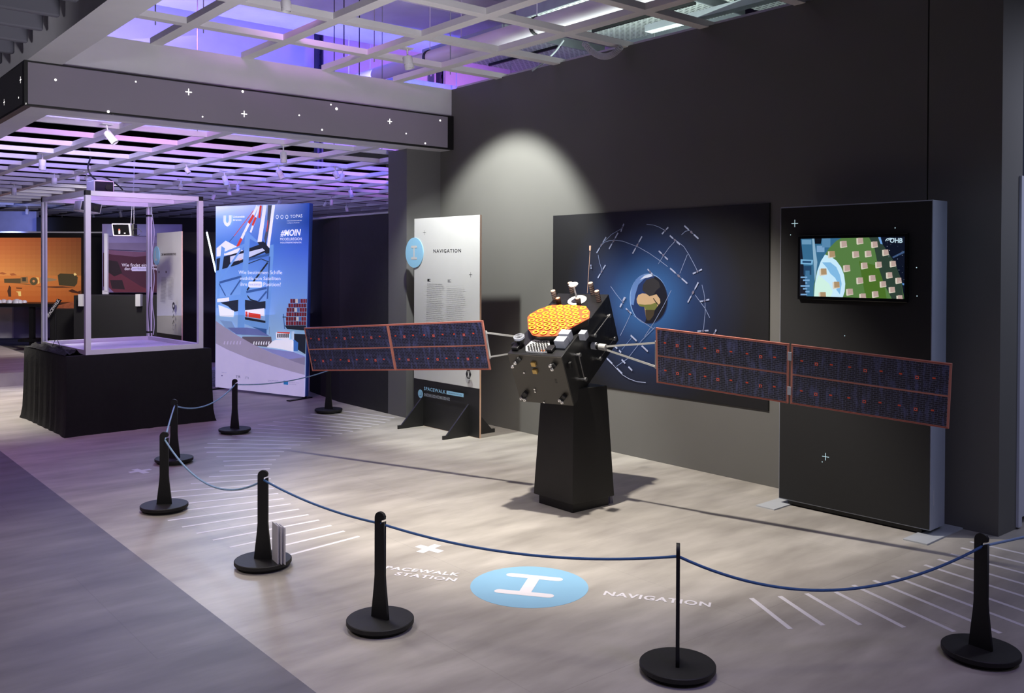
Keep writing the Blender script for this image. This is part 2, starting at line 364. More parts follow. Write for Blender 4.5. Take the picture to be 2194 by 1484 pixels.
# the void above: slab, back walls, far end
struct(MB().box((-2, -2, 5.3), (14, 30, 5.4)).build('ceiling', dark_plenum))
struct(MB().box((1.75, 11.6, 3.3), (13, 11.75, 5.3)).build('wall_void', mat('void_wall_paint', (196, 196, 214), .8, noise=.03)))
struct(MB().box((-3, 29, 0), (18, 29.1, 5.3)).build('wall_back', dark_plenum))
# ================================================================== FLOOR MARKINGS (vinyl stuck to the floor: parts of the floor)
def stripe(a, b, w=.024):
    a = fl(*a); b = fl(*b); a.z = b.z = 0; t = (b-a).normalized(); n = Vector((-t.y, t.x, 0))*w/2; e = (b-a).length; tt = n*.45
    par = fo
    MB().hexa([a-n, b-n, b+n, a+n, a-n+V(0, 0, .0008), b-n+V(0, 0, .0008), b+n+V(0, 0, .0008), a+n+V(0, 0, .0008)]).build('floor_stripe', stripe_m, par)
k1 = .32335
for a, b in (((988, 1296), (1575, 1140)), ((845, 1255), (1478, 1105)), ((718, 1213), (1390, 1068)), ((605, 1166), (1310, 1032)), ((498, 1121), (1240, 996)), ((402, 1079), (1177, 960)), ((308, 1036), (1122, 925)),
             ((400, 970), (1076, 890)), ((360, 930), (1040, 856)), ((330, 884), (1010, 823)), ((325, 844), (1013, 790)), ((460, 792), (990, 758)), ((580, 746), (975, 727)), ((650, 709), (985, 692)), ((680, 674), (997, 662)), ((675, 642), (1023, 633)),
             ((630, 613), (1050, 607)), ((565, 583), (1078, 580)), ((550, 552), (1125, 557)), ((570, 524), (1185, 535)), ((640, 497), (1252, 513)), ((735, 472), (1320, 493)), ((790, 447), (1392, 475)), ((850, 422), (1463, 459)), ((905, 400), (1535, 444)), ((1005, 380), (1600, 430)), ((1125, 365), (1655, 414))):
    stripe((260+a[0]*k1, 780+a[1]*k1), (260+b[0]*k1, 780+b[1]*k1))
for a, b in (((60, 528), (1257, 655)), ((192, 487), (1355, 620)), ((330, 455), (1430, 585)), ((700, 440), (1500, 548))):
    stripe((640+a[0]/7.313, 820+a[1]/7.313), (640+b[0]/7.313, 820+b[1]/7.313))
for a, b in (((172, 627), (463, 855)), ((383, 612), (705, 828)), ((580, 592), (980, 825)), ((795, 580), (1305, 843)), ((927, 530), (1677, 875)), ((1080, 495), (2020, 886)), ((1217, 460), (2300, 872)), ((1346, 422), (2330, 770)), ((1457, 380), (2330, 657)), ((1559, 338), (2330, 562)), ((1650, 298), (2330, 478)), ((1727, 253), (2330, 402)), ((1795, 208), (2330, 330))):
    stripe((1560+a[0]*.289, 1100+a[1]*.289), (1560+b[0]*.289, 1100+b[1]*.289))
def cross_mark(p1, p2, p3, p4, w):
    for a, b in ((p1, p2), (p3, p4)):
        a = fl(*a); b = fl(*b); t = (b-a).normalized(); n = Vector((-t.y, t.x, 0))*w/2; z = V(0, 0, .0008 if a == fl(*p1) else .0009)
        c.hexa([a-n, b-n, b+n, a+n, a-n+z, b-n+z, b+n+z, a+n+z])
c = MB(); cross_mark((895, 1169), (945, 1182), (938, 1167), (899, 1183), .05); c.build('floor_cross', stripe_m, fo)
c = MB(); cross_mark((277, 1012), (323, 1005), (288, 1005), (314, 1013), .05); c.build('floor_cross', stripe_m, fo)
cen = fl(1134, 1255); R_ = .295
g = MB(); g.lathe([(R_, 0), (R_, .0008)], cen, 64); g.build('floor_disc', sky_b, fo)
fp = Print(cen+V(0, 0, .001), (1, 0, 0), (0, 1, 0), .0003)
def fpt(cx, cy): return (700+cx*.41, 1080+cy*.41)
def strok(a, b, w):
    a = fp.uv(*a); b = fp.uv(*b); fp.uvline([a, b], w, stripe_m); fp.uvdisc(a, w/2, stripe_m, 20); fp.uvdisc(b, w/2, stripe_m, 20)
strok(fpt(965, 368), fpt(1208, 392), .052); strok(fpt(903, 453), fpt(1160, 478), .052)
a_ = fp.uv(*fpt(1087, 380)); b_ = fp.uv(*fpt(1032, 465)); fp.uvline([a_, b_], .06, stripe_m)
fp.build('disc_letter', fo)
fp = Print(V(0, 0, .001), (1, 0, 0), (0, 1, 0), .0003)
def ftext(s, p0, p1, h, **k):
    a = Vector(fp.uv(*p0)); b = Vector(fp.uv(*p1)); fp.mb = fp.mb; fp.uvtext(s, a, b, h, stripe_m, **k)
ftext('NAVIGATION', fpt(1443, 474), fpt(2005, 537), .060, bold=.03, space=1.1)
ftext('SPACEWALK', fpt(262, 334), fpt(688, 376), .050, bold=.03, space=1.1)
ftext('STATION', fpt(350, 370), fpt(668, 404), .050, bold=.03, space=1.1)
fp.build('floor_lettering', fo)
# ================================================================== STANCHIONS AND CORDS
def make_stanchion():
    r = thing('rope_stanchion', (0, 0, 0), None, 'stanchion')
    MB().lathe([(.128, 0), (.128, .014), (.13, .016), (.147, .018), (.149, .021), (.149, .036), (.146, .039)], n=56).build('base', matblack, r)
    # flat board, flared at the foot, hook notch near its rounded top
    T = .0075; P = [(-.047, .038), (-.044, .07), (-.03, .19), (-.027, .23), (-.027, .48)]
    P += [(-.027+.027*(1-math.cos(a)), .48+.03*math.sin(a)) for a in [math.pi*k/16 for k in range(1, 9)]]
    P += [(.012, .508), (.021, .503), (.027, .492), (.025, .480), (.006, .474), (.001, .468), (.001, .460), (.008, .456), (.014, .466), (.027, .470), (.027, .23), (.03, .19), (.044, .07), (.047, .038)]
    m = bpy.data.meshes.new('post'); 
    cu = bpy.data.curves.new('post_outline', 'CURVE'); cu.dimensions = '2D'; cu.fill_mode = 'BOTH'; cu.extrude = T-.001; cu.bevel_depth = .001
    sp = cu.splines.new('POLY'); sp.points.add(len(P)-1); sp.use_cyclic_u = True
    for q, (x, z) in zip(sp.points, P): q.co = (x, z, 0, 1)
    t = bpy.data.objects.new('post_outline', cu); COL.objects.link(t)
    me = bpy.data.meshes.new_from_object(t.evaluated_get(bpy.context.evaluated_depsgraph_get())); bpy.data.objects.remove(t)
    me.transform(Matrix(((1, 0, 0, 0), (0, 0, 1, 0), (0, 1, 0, 0), (0, 0, 0, 1)))); me.materials.clear(); me.materials.append(matblack)
    me.flip_normals(); me.name = 'post'
    o = bpy.data.objects.new('post', me); COL.objects.link(o); o.parent = r
    return r
ST = []
proto = make_stanchion()
SP = [((1451.5, 1440), 'edge', 'black rope stanchion seen edge-on, nearest the camera below the NAVIGATION floor lettering'),
      ((814.5, 1342), 42, 'black rope stanchion standing left of the SPACEWALK STATION floor lettering'),
      ((563.5, 1212), 22, 'black rope stanchion with folded booklets leaning on its foot'),
      ((352, 1092), 15, 'black rope stanchion next to the small floor cross, third from the left front'),
      ((373, 990), 18, 'black rope stanchion half hidden just behind another one, before the draped crate'),
      ((503, 926), 36, 'black rope stanchion in front of the tall harbour banner'),
      ((704, 883), 34, 'farthest black rope stanchion, under the tip of the left solar wing'),
      ((2101, 1407), 28, 'black rope stanchion in the bottom right corner on the striped floor')]
for i, (p, a, lb) in enumerate(SP):
    o = proto if i == 0 else copy_tree(proto)
    q = fl(*p); o.location = (q.x, q.y, 0)
    view = math.atan2(q.y, q.x)              # direction from the visitor to the post
    o.rotation_euler.z = (view + math.pi/2 - math.radians(90 if a == 'edge' else a)) + math.pi
    if a == 'edge': o.rotation_euler.z = view
    tag(o, lb, 'stanchion', 'rope stanchions around the exhibit'); ST.append(o)
bpy.context.view_layer.update()
def hook(o): return Matrix.Translation(o.location) @ Matrix.Rotation(o.rotation_euler.z, 4, 'Z') @ Vector((.004, 0, .458))
cordb = mat('blue_elastic_cord', (58, 98, 150), .6, noise=.1, scale=40)
cord_lit = mat('lit_blue_elastic_cord', (132, 164, 196), .6, noise=.1, scale=40)  # same blue cord where lit: the light is put into a paler colour
def cord(a, b, low, lb, m, r=.0058, skew=0.0):
    # low: photo point of the deepest visible sag; the cord hangs in the vertical plane between its two ends
    n = (b-a).cross(V(0, 0, 1)).normalized(); p = onplane(low[0], low[1], a, n); d = V(b.x-a.x, b.y-a.y, 0)
    t0 = max(.2, min(.8, (p-a).dot(d)/d.dot(d))); chord = a.z+(b.z-a.z)*t0; k = (chord-p.z)/(t0*(1-t0)*(1+skew*(1-2*t0)))
    pts = [a.lerp(b, t)-V(0, 0, k*t*(1-t)*(1+skew*(1-2*t))) for t in [i/28 for i in range(29)]]
    tag(MB().tube(pts, r, 8).build('barrier_cord', m, smooth=True), lb, 'barrier cord', 'barrier cords between the stanchions')
H_ = [hook(o) for o in ST]
cord(H_[1], H_[0], (1150, 1190), 'blue barrier cord sagging above the pale blue floor disc', cordb)
cord(H_[2], H_[1], (680, 1082), 'blue barrier cord running from the booklets stanchion towards the SPACEWALK lettering', cordb)
cord(H_[3], H_[2], (480, 1048), 'blue barrier cord in its lit tone sagging over the left floor stripes', cord_lit)
cord(H_[4], H_[3], (363, 905), 'short blue barrier cord in its lit tone between the two stanchions close behind each other', cord_lit)
cord(H_[5], H_[4], (424, 873), 'blue barrier cord in its lit tone hanging in front of the right edge of the draped crate', cord_lit)
cord(H_[6], H_[5], (590, 820), 'thin blue barrier cord in its lit tone crossing the foot of the harbour banner', cord_lit)
cord(H_[0], H_[7], (1745, 1264), 'blue barrier cord sagging over the right floor stripes', cordb)
cord(H_[7], V(5.55, 1.35, .47), (2160, 1159), 'blue barrier cord in its lit tone leaving the frame at the right edge', cord_lit)
# booklets leaning on the stanchion foot and behind the pedestal
paper = mat('printed_white_card', (214, 212, 222), .5, noise=.02)
def booklet(px, py, h, w, ang, lb, grp, z=.039, dep=.004):
    q = fl(px, py, z); t = V(math.cos(ang), math.sin(ang), 0); n = V(-t.y, t.x, 0)
    mb = MB().obox(q-t*w/2, t*w, n*dep*.3, V(0, 0, h)).obox(q-t*w/2+n*dep*.7, t*w, n*dep*.3, V(0, 0, h)).obox(q-t*w/2, t*.0012, n*dep, V(0, 0, h))
    o = mb.build('booklet', paper, origin=q); o['label'] = lb; o['category'] = 'booklet'; o['group'] = grp
ang = YAW*-1+math.radians(-58)
for k in range(3):
    booklet(589+k*7.4, 1203+k*.6, .20-.004*k, .10, ang, ('folded white booklet closest to the stanchion post, standing on the round base', 'middle one of three folded white booklets standing on the stanchion base', 'outermost of three folded white booklets standing on the stanchion base')[k], 'folded booklets on the stanchion foot')
for k in range(2):
    booklet(1301.5+k*4, 1074-k*.5, .13, .10, math.radians(75), ('white booklet tucked against the right foot of the black pedestal', 'outer white booklet standing beside the right foot of the black pedestal')[k], 'booklets behind the pedestal', z=.0)
# ================================================================== PEDESTAL
PC = V(4.235, 4.44, 0)
ped = thing('exhibit_pedestal', (PC.x, PC.y, 0), 'tall tapering black square pedestal carrying the satellite model', 'pedestal')
def frustum(z0, h0, z1, h1, c=PC):
    return MB().hexa([(c.x-h0, c.y-h0, z0), (c.x+h0, c.y-h0, z0), (c.x+h0, c.y+h0, z0), (c.x-h0, c.y+h0, z0), (c.x-h1, c.y-h1, z1), (c.x+h1, c.y-h1, z1), (c.x+h1, c.y+h1, z1), (c.x-h1, c.y+h1, z1)])
frustum(0, .165, .062, .165).build('plinth', edge_m, ped)
frustum(.062, .192, .80, .155).build('tapered_body', mat('black_pedestal_paint', (20, 19, 17), .55, noise=.15, scale=8), ped, bevel=.003)
# ================================================================== SATELLITE
sat = thing('satellite_model', (4.235, 4.50, .80), 'black navigation satellite model with orange round-celled antenna and two solar wings', 'satellite model')
BC = V(4.25, 4.542, 1.05); th = .486; az = .349; bw, bl, bd = .398, .804, .376
A = V(math.sin(az), -math.cos(az), 0); Hh = V(math.cos(az), math.sin(az), 0); Bz = Hh*math.cos(th)+V(0, 0, 1)*math.sin(th); Nn = Bz.cross(A)
if Nn.z < 0: Nn = -Nn
def B(a, z, n): return BC + A*a*bw/2 + Bz*z*bl/2 + Nn*n*bd/2       # -1..1 box coordinates
blackfoil = mat('black_foil_wrap', (17, 17, 18), .33, noise=.5, scale=14, bump=.25, spec=.7)
bronze = mat('bronze_black_panel', (46, 42, 34), .38, noise=.06, scale=4, spec=.6)
steel = mat('bright_steel', (205, 205, 205), .25, .9, noise=.05)
greyp = mat('grey_instrument_box', (168, 172, 182), .45, noise=.04)
gold = mat('gold_block', (176, 146, 84), .4, .5, noise=.1)
body = MB().obox(B(-1, -1, -1), A*bw, Bz*bl, Nn*bd).build('satellite_body', blackfoil, sat, bevel=.004)
MB().obox(B(-.985, -1, -.98)-Bz*.004, A*bw*.985, Bz*.004, Nn*bd*.98).build('end_panel', bronze, sat)
MB().bar(V(4.235, 4.46, .76), V(4.24, 4.50, .96), .16, .16).build('mount', edge_m, sat)
TP = Print(B(0, 0, 1), A, Bz, .0); 
def top(px, py, h=0.0): return onplane(px, py, B(0, 0, 1)+Nn*h, Nn)
def frt(px, py, h=0.0): return onplane(px, py, B(0, -1, 0)-Bz*h, Bz)
def sid(px, py, h=0.0): return onplane(px, py, B(1, 0, 0)+A*h, A)
KX, KY, KS = 1060, 580, .21557
def c1(x, y): return (KX+x*KS, KY+y*KS)
# orange antenna plate, standing a little proud of the top face
HA = .055
orange = mat('orange_antenna_plate', (196, 84, 22), .6, noise=.05); yel = mat('yellow_ring_paint', (238, 160, 10), .55, noise=.02)
outl = [c1(*p) for p in ((325, 460), (332, 575), (372, 635), (430, 650), (610, 645), (940, 470), (946, 405), (905, 350), (800, 340), (570, 338), (440, 380), (350, 430))]
pts = [top(*p, HA) for p in outl]
ant = MB().prism([p-Nn*.005 for p in pts], Nn*.005).build('orange_antenna', orange, sat)
MB().prism([p-Nn*HA+ (sum(pts, V(0, 0, 0))/len(pts)-p)*.06 for p in pts], Nn*(HA-.0052)).build('antenna_support', blackfoil, sat)
ap = Print(B(0, 0, 1)+Nn*HA, A, Bz, .0006); ap.n = Nn.copy()
RG = ((536, 363), (643, 354), (716, 354), (788, 356), (878, 367), (452, 397), (570, 387), (645, 388), (722, 390), (800, 390), (902, 408), (380, 440), (503, 423), (578, 424), (655, 425), (730, 426), (806, 428), (900, 455), (433, 456), (508, 459), (584, 462), (661, 462), (738, 464), (815, 466), (367, 493), (441, 495), (517, 497), (593, 499), (670, 500), (749, 503), (826, 506), (371, 532), (446, 536), (521, 537), (599, 538), (678, 541), (758, 543), (374, 570), (450, 573), (528, 576), (607, 577), (686, 580), (410, 614), (489, 623), (582, 621))
for q in RG: ap.ring(*c1(*q), (.0172), .0125, yel, 20)
ap.build('ring_pattern', ant)
# white hexagon-cell antenna
hx = [c1(*p) for p in ((312, 765), (312, 808), (455, 820), (520, 815), (552, 760), (545, 700), (400, 695), (365, 715))]
wa = MB().prism([top(*p, .0) for p in hx], Nn*.012).build('honeycomb_antenna', mat('white_antenna_plate', (222, 222, 218), .6, noise=.03), sat)
hp = Print(B(0, 0, 1)+Nn*.012, A, Bz, .0005); hp.n = Nn.copy(); dk = ink((22, 22, 24))
for r in range(8):
    for k in range(9):
        q = c1(352+k*27-r*10+ (13 if r % 2 else 0), 706+r*15)
        a0 = hp.uv(*q)
        x0 = 352+k*27-r*10+(13 if r % 2 else 0); y0 = 706+r*15
        lft = 385-(y0-700)*1.0 if y0 < 765 else 322
        rgt = 540 if y0 < 762 else 540-(y0-762)*.5
        if lft < x0 < rgt and y0 < 808: hp.uvdisc(a0, .0085, dk, 6, .0085)
hp.build('cell_pattern', wa)
# white round dish with sub-reflector on the far part of the face
whitep = mat('white_gloss_paint', (228, 228, 226), .4, noise=.01)
dc = top(*c1(820, 298)); MB().lathe([(.068, 0), (.068, .006), (.02, .010)], dc, 36, axis=Nn).build('round_antenna', whitep, sat)
dish = MB().cyl(dc, dc+Nn*.125, .006); dish.lathe([(.024, .12), (.033, .128), (.033, .132)], dc, 28, axis=Nn); dish.lathe([(.016, .01), (.016, .02)], dc, 16, axis=Nn, m=1); dish.build('sub_reflector', [whitep, edge_m], sat)
# helical antennas: sleeve with dark spiral winding
sleeve = mat('pinkish_sleeve', (196, 164, 146), .5, noise=.05); spir = ink((42, 28, 24))
def helix(bp, tp, r, m=sleeve):
    b0 = top(*c1(*bp)); tvis = c1(*tp); n = (FW.cross(Nn)).cross(Nn).normalized()
    b1 = b0+Nn*.11
    # height so that its tip appears where the photo shows it
    best = min((b0+Nn*h for h in [i*.004 for i in range(10, 60)]), key=lambda p: abs((CY-(p-EYEP).dot(UP)/(p-EYEP).dot(FW)*FPX)-tvis[1]))
    h = (best-b0).length
    mb = MB(); mb.lathe([(r*1.05, 0), (r, .004), (r, h)], b0, 18, axis=Nn)
    ax = Nn.orthogonal().normalized(); ay = Nn.cross(ax)
    o = mb.build('helix_antenna', m, sat, smooth=True)
    MB().tube([b0+(ax*math.cos(t*.55)+ay*math.sin(t*.55))*(r*1.03)+Nn*(.006+(h-.01)*t/58) for t in range(58)], .0022, 5).build('winding', spir, o)
    MB().lathe([(r*.8, h), (r*.8, h+.001)], b0, 16, axis=Nn).build('open_mouth', sleeve, o)
for bp, tp in (((603, 300), (590, 198)), ((770, 215), (762, 118)), ((975, 228), (958, 118)), ((1035, 300), (1017, 200)), ((842, 350), (842, 268))): helix(bp, tp, .0165)
helix((640, 330), (628, 270), .0165, mat('copper_sleeve', (176, 104, 60), .5))
# small thin whip and rod
p0 = top(*c1(920, 222)); MB().cyl(p0, p0+V(0, 0, .30)+A*.02, .0016, n=6).cyl(p0+V(0, 0, .30)+A*.02, p0+V(0, 0, .335)+A*.022, .006, .008, n=10).build('whip_antenna', sleeve, sat)
# spiral disc at the left front corner
sc = top(*c1(262, 735)); s_ = MB().cyl(sc, sc+Nn*.045, .02, .028, 20); s_.build('spiral_antenna_foot', blackfoil, sat)
sd = MB().lathe([(.028, .045), (.037, .052), (.037, .066), (.034, .068)], sc, 28, axis=Nn).build('spiral_antenna', greyp, sat)
sm = MB(); ax = Nn.orthogonal().normalized(); ay = Nn.cross(ax)
sm.tube([sc+Nn*.0685+(ax*math.cos(t*.4)+ay*math.sin(t*.4))*(.003+.00038*t) for t in range(78)], .0014, 4); sm.build('spiral_groove', edge_m, sd)
# grey instrument boxes
for cc, du, dv, dn in ((c1(672, 745), .072, .062, .055), (c1(718, 690), .072, .055, .065), (c1(890, 672), .045, .05, .05)):
    q = top(*cc); MB().cbox(q+Nn*dn/2, A*du, Bz*dv, Nn*dn).build('instrument_box', greyp, sat, bevel=.0015)
q = top(*c1(480, 808)); MB().cbox(q+Nn*.008, A*.032, Bz*.014, Nn*.012).build('orange_connector', mat('orange_plastic', (226, 110, 30), .4), sat)
for cc in ((220, 770), (560, 790), (250, 690)):
    q = top(*c1(*cc)); MB().cbox(q+Nn*.012, A*.05, Bz*.06, Nn*.022).build('foil_box', blackfoil, sat, bevel=.004)
# thruster pairs on the end panel
for cc, nn in ((c1(240, 880), ((208, 912), (183, 945))), (c1(592, 935), ((556, 938), (576, 972))), (c1(308, 1215), ((270, 1262), (303, 1275))), (c1(690, 1245), ((650, 1280), (675, 1300)))):
    q = frt(*cc); MB().cbox(q-Bz*.014, (A+Nn).normalized()*.05, (A-Nn).normalized()*.03, -Bz*.03).build('thruster_bracket', edge_m, sat, bevel=.003)
    for x, y in nn:
        q = frt(*c1(x, y), .03); MB().lathe([(.006, -.02), (.006, 0), (.011, .004), (.011, .012), (.006, .014), (.006, .02)], q, 16, axis=-Bz).build('thruster', steel, sat, smooth=True)
for cc in ((393, 918), (408, 990)):
    q = frt(*c1(*cc)); MB().cbox(q-Bz*.010, A*.032, Nn*.030, -Bz*.02).build('gold_block', gold, sat, bevel=.002)
for cc in ((298, 1005), (402, 1170), (408, 1195), (496, 1298)):
    q = frt(*c1(*cc)); MB().cyl(q, q-Bz*.012, .006, n=10).build('bolt', steel, sat)
q = frt(*c1(612, 1090)); MB().cbox(q-Bz*.002, A*.026, Nn*.045, -Bz*.003).build('outlined_label', greyp, sat)
for dz in (.012, 0, -.012): MB().cbox(q+Nn*dz-Bz*.004, A*.015, Nn*.007, -Bz*.001).build('label_window', edge_m, sat)
# struts on the right side face
for p, r_ in (((1110, 447), (965, 640)), ((810, 832), (868, 1075)), ((1160, 672), (1018, 870))):
    a = sid(*c1(*p)); b = sid(*c1(*r_))
    MB().bar(a+A*.018, b+A*.018, .005).build('side_rod', steel, sat)
    for e in (a, b): MB().lathe([(.009, 0), (.009, .02), (.014, .022), (.014, .032)], e, 12, axis=A).build('rod_bracket', steel, sat)
q = sid(*c1(735, 935)); MB().cbox(q+A*.01, A*.02, Bz*.02, Nn*.04).build('side_connector', edge_m, sat)
# wings
hub_m = mat('pale_grey_tube', (180, 180, 178), .45, .2)
def cellmat():
    m = bpy.data.materials.new('solar_cells'); m.use_nodes = True; nt = m.node_tree; p = nt.nodes['Principled BSDF']; L = nt.links.new
    tc = nt.nodes.new('ShaderNodeTexCoord'); mp = nt.nodes.new('ShaderNodeMapping')
    br = nt.nodes.new('ShaderNodeTexBrick'); br.inputs['Scale'].default_value = 1; br.inputs['Brick Width'].default_value = .030; br.inputs['Row Height'].default_value = .0115; br.inputs['Mortar Size'].default_value = .0011; br.inputs['Mortar Smooth'].default_value = .2
    br.inputs['Color1'].default_value = (*lin((26, 27, 50)), 1); br.inputs['Color2'].default_value = (*lin((14, 15, 32)), 1); br.inputs['Mortar'].default_value = (*lin((92, 94, 122)), 1)
    nz = nt.nodes.new('ShaderNodeTexNoise'); nz.inputs['Scale'].default_value = 1; nz.inputs['Detail'].default_value = 3
    mp2 = nt.nodes.new('ShaderNodeMapping'); mp2.inputs['Scale'].default_value = (42, 9, 1)
    L(tc.outputs['UV'], mp.inputs[0]); L(mp.outputs[0], br.inputs['Vector']); L(tc.outputs['UV'], mp2.inputs[0]); L(mp2.outputs[0], nz.inputs['Vector'])
    cr = nt.nodes.new('ShaderNodeValToRGB'); cr.color_ramp.elements[0].position = .5; cr.color_ramp.elements[1].position = .72; cr.color_ramp.elements[0].color = (0, 0, 0, 1); cr.color_ramp.elements[1].color = (1, 1, 1, 1)
    mx = nt.nodes.new('ShaderNodeMixRGB'); mx.inputs[2].default_value = (*lin((92, 98, 150)), 1)
    ml = nt.nodes.new('ShaderNodeMath'); ml.operation = 'MULTIPLY'; ml.inputs[1].default_value = .55
    L(nz.outputs['Fac'], cr.inputs[0]); L(cr.outputs[0], ml.inputs[0]); L(ml.outputs[0], mx.inputs[0]); L(br.outputs['Color'], mx.inputs[1]); L(mx.outputs[0], p.inputs['Base Color'])
    p.inputs['Roughness'].default_value = .38; p.inputs['Specular IOR Level'].default_value = .4
    return m
cells = cellmat(); coral = mat('coral_red_edging', (184, 116, 100), .5, noise=.05); red = ink((220, 74, 40)); redl = ink((214, 150, 160)); hole = ink((14, 12, 24))
WG = {'R': [V(4.388, 3.858, 1.21), V(4.447, 3.899, .854), V(4.838, 2.203, 1.093), V(4.898, 2.245, .738)],
      'L': [V(3.988, 5.129, 1.208), V(4.063, 5.13, .852), V(3.416, 6.746, 1.092), V(3.491, 6.747, .737)]}
for side, (t0, b0, t1, b1) in WG.items():
    g = .006 if side == 'R' else .001
    n = (t1-t0).cross(b0-t0).normalized()
    if n.dot(EYEP-t0) < 0: n = -n
    for i in range(2):
        ta = t0.lerp(t1, i*.5+(g/1.72 if i else 0)); tb = t0.lerp(t1, (i+1)*.5-(0 if i else g/1.72)); ba = b0.lerp(b1, i*.5+(g/1.72 if i else 0)); bb = b0.lerp(b1, (i+1)*.5-(0 if i else g/1.72))
        u = (tb-ta).normalized(); d = (ba-ta).normalized(); W_ = (tb-ta).length; H__ = (ba-ta).length
        pan = MB().prism([ta, tb, bb, ba], -n*.012).build('solar_panel', coral, sat)
        if side == 'L': pan['label'] = 'solar panel of the left wing'
        def lp(x, y, h=.0007): return ta.lerp(tb, x/W_).lerp(ba.lerp(bb, x/W_), y/H__)+n*h
        f = MB()
        for y0, y1 in ((.011, H__/2-.005), (H__/2+.005, H__-.011)):
            uvs = [(x, y) for x, y in ((.012, y0), (W_-.012, y0), (W_-.012, y1), (.012, y1))]
            f.face([lp(x, y) for x, y in uvs], 0, [(x+i*3, -y) for x, y in uvs])
        f.build('cell_field', cells, pan)
        q = MB(); e = MB()
        for row in (.25, .75):
            for c_ in range(3):
                x0 = W_*(.075+.315*c_) + (.0 if side == 'R' else .03)
                for j, dx in enumerate((0, .08, .16)):
                    x = x0+dx*(1.05); y = H__*row - (.0 if j != 1 else -.008)
                    if x > W_-.02: continue
                    if j != 1: q.face([lp(x-.008, y-.0045, .0012), lp(x+.008, y-.0045, .0012), lp(x+.008, y+.0045, .0012), lp(x-.008, y+.0045, .0012)])
                    else:
                        q.face([lp(x-.0095, y-.0095, .0012), lp(x+.0095, y-.0095, .0012), lp(x+.0095, y+.0095, .0012), lp(x-.0095, y+.0095, .0012)])
                        e.face([lp(x+.0068*math.cos(a*.5236), y+.0068*math.sin(a*.5236), .0016) for a in range(12)], 0)
                        e.face([lp(x+.0045*math.cos(a*.5236), y+.0045*math.sin(a*.5236), .002) for a in range(12)], 1)
        q.build('red_marks', red, pan); e.build('round_marks', [redl, hole], pan)
        f = MB()   # fine inner outline of the edging
        for y in (.005, H__-.005): f.face([lp(.004, y-.0012, .0009), lp(W_-.004, y-.0012, .0009), lp(W_-.004, y+.0012, .0009), lp(.004, y+.0012, .0009)])
        f.build('edging_line', ink((150, 40, 32)), pan)
    if side == 'R':
        for yy in (.2, .78):
            m_ = t0.lerp(t1, .5).lerp(b0.lerp(b1, .5), yy); MB().cbox(m_+n*.002, (t1-t0).normalized()*.022, (b0-t0).normalized()*.05, n*.006).build('hinge', greyp, sat)
    # yoke: two tubes from the hub spreading to the root edge
    u = (t1-t0).normalized()
    ra = t0.lerp(b0, .27); rb = t0.lerp(b0, .93) if side == 'R' else t0.lerp(b0, .88)
    if side == 'R':
        ra = onplane(1404, 735, t0, n); rb = onplane(1404, 786, t0, n); hub = B(1, -.05, .30)+A*.10
        hub = onplane(1290, 743, B(0, 0, 0), n)
        a1, a2 = hub, hub-V(0, 0, .012)
    else:
        ra = onplane(1040, 713, t0, n); rb = onplane(1048, 765, t0, n)
        a1 = onplane(1108, 722, t0+(-n)*.0, n); a2 = onplane(1092, 758, t0, n)
    nn_ = -n*.008
    MB().bar(a1+nn_, ra+nn_, .012, .012).build('yoke_arm', hub_m, sat)
    MB().bar(a2+nn_, rb+nn_, .012, .012).build('yoke_arm', hub_m, sat)
    MB().bar(ra.lerp(rb, -.08)+nn_, ra.lerp(rb, 1.08)+nn_, .012, .012).build('yoke_end', hub_m, sat)
    if side == 'R':
        MB().cyl(hub-u*.02, hub+u*.03, .022, n=20).build('yoke_clevis', hub_m, sat, smooth=True)
        MB().cyl(hub-u*.17, hub-u*.015, .026, .020, n=20).build('drive_shaft', edge_m, sat, smooth=True)
        MB().cyl(hub-u*.075, hub-u*.04, .024, n=20).build('drive_ring', greyp, sat, smooth=True)
    else:
        MB().cyl(a1-u*.10, a1.lerp(a2, .5)+u*.0, .022, n=16).build('drive_shaft', edge_m, sat, smooth=True)
# ================================================================== NAVIGATION PANEL
def poly_quad(o, u, n, w, h, t):  # board standing on the floor: o front bottom left corner
    return MB().obox(o-n*t, u*w, n*t, V(0, 0, h))
def sign_board(bl, br, H, name, label, gap=0.0):
    u = (br-bl); wd = u.length; u = u.normalized(); n = u.cross(V(0, 0, 1))
    if n.dot(EYEP-bl) < 0: n = -n
    r = thing(name, (bl.x, bl.y, 0), label, 'information panel')
    return r, u, n, wd
bl = fl(887, 907); br = fl(1027, 939)
nav, u, n, wd = sign_board(bl, br, 2.07, 'information_panel', 'tall white NAVIGATION panel with black lower part on two triangular feet')
Hn = 2.07; tk = .019
MB().obox(bl-n*tk, u*wd, n*(tk-.001), V(0, 0, Hn)).build('board', ply, nav)
Np = Print(bl, u, V(0, 0, 1), .0); Np.n = n.copy()
Np.uvpoly([(0, .485), (wd, .432), (wd, Hn), (0, Hn)], panel_w); Np.uvpoly([(0, 0), (wd, 0), (wd, .430), (0, .483)], panel_k)
Np.mb = MB(); a, b = Np.uv(890, 810), Np.uv(1028, 833)
face = MB().prism([bl-n*.001+V(0, 0, .004), bl-n*.001+u*wd+V(0, 0, .004), bl-n*.001+u*wd+V(0, 0, b[1]), bl-n*.001+V(0, 0, a[1])], n*.002)
face.build('lower_face', panel_k, nav)
face = MB().prism([bl-n*.001+V(0, 0, a[1]+.001), bl-n*.001+u*wd+V(0, 0, b[1]+.001), bl-n*.001+u*wd+V(0, 0, Hn), bl-n*.001+V(0, 0, Hn)], n*.002)
face.build('upper_face', panel_w, nav)
kblack = ink((26, 26, 28)); kgrey = ink((120, 120, 122)); tgrey = ink((128, 128, 130))
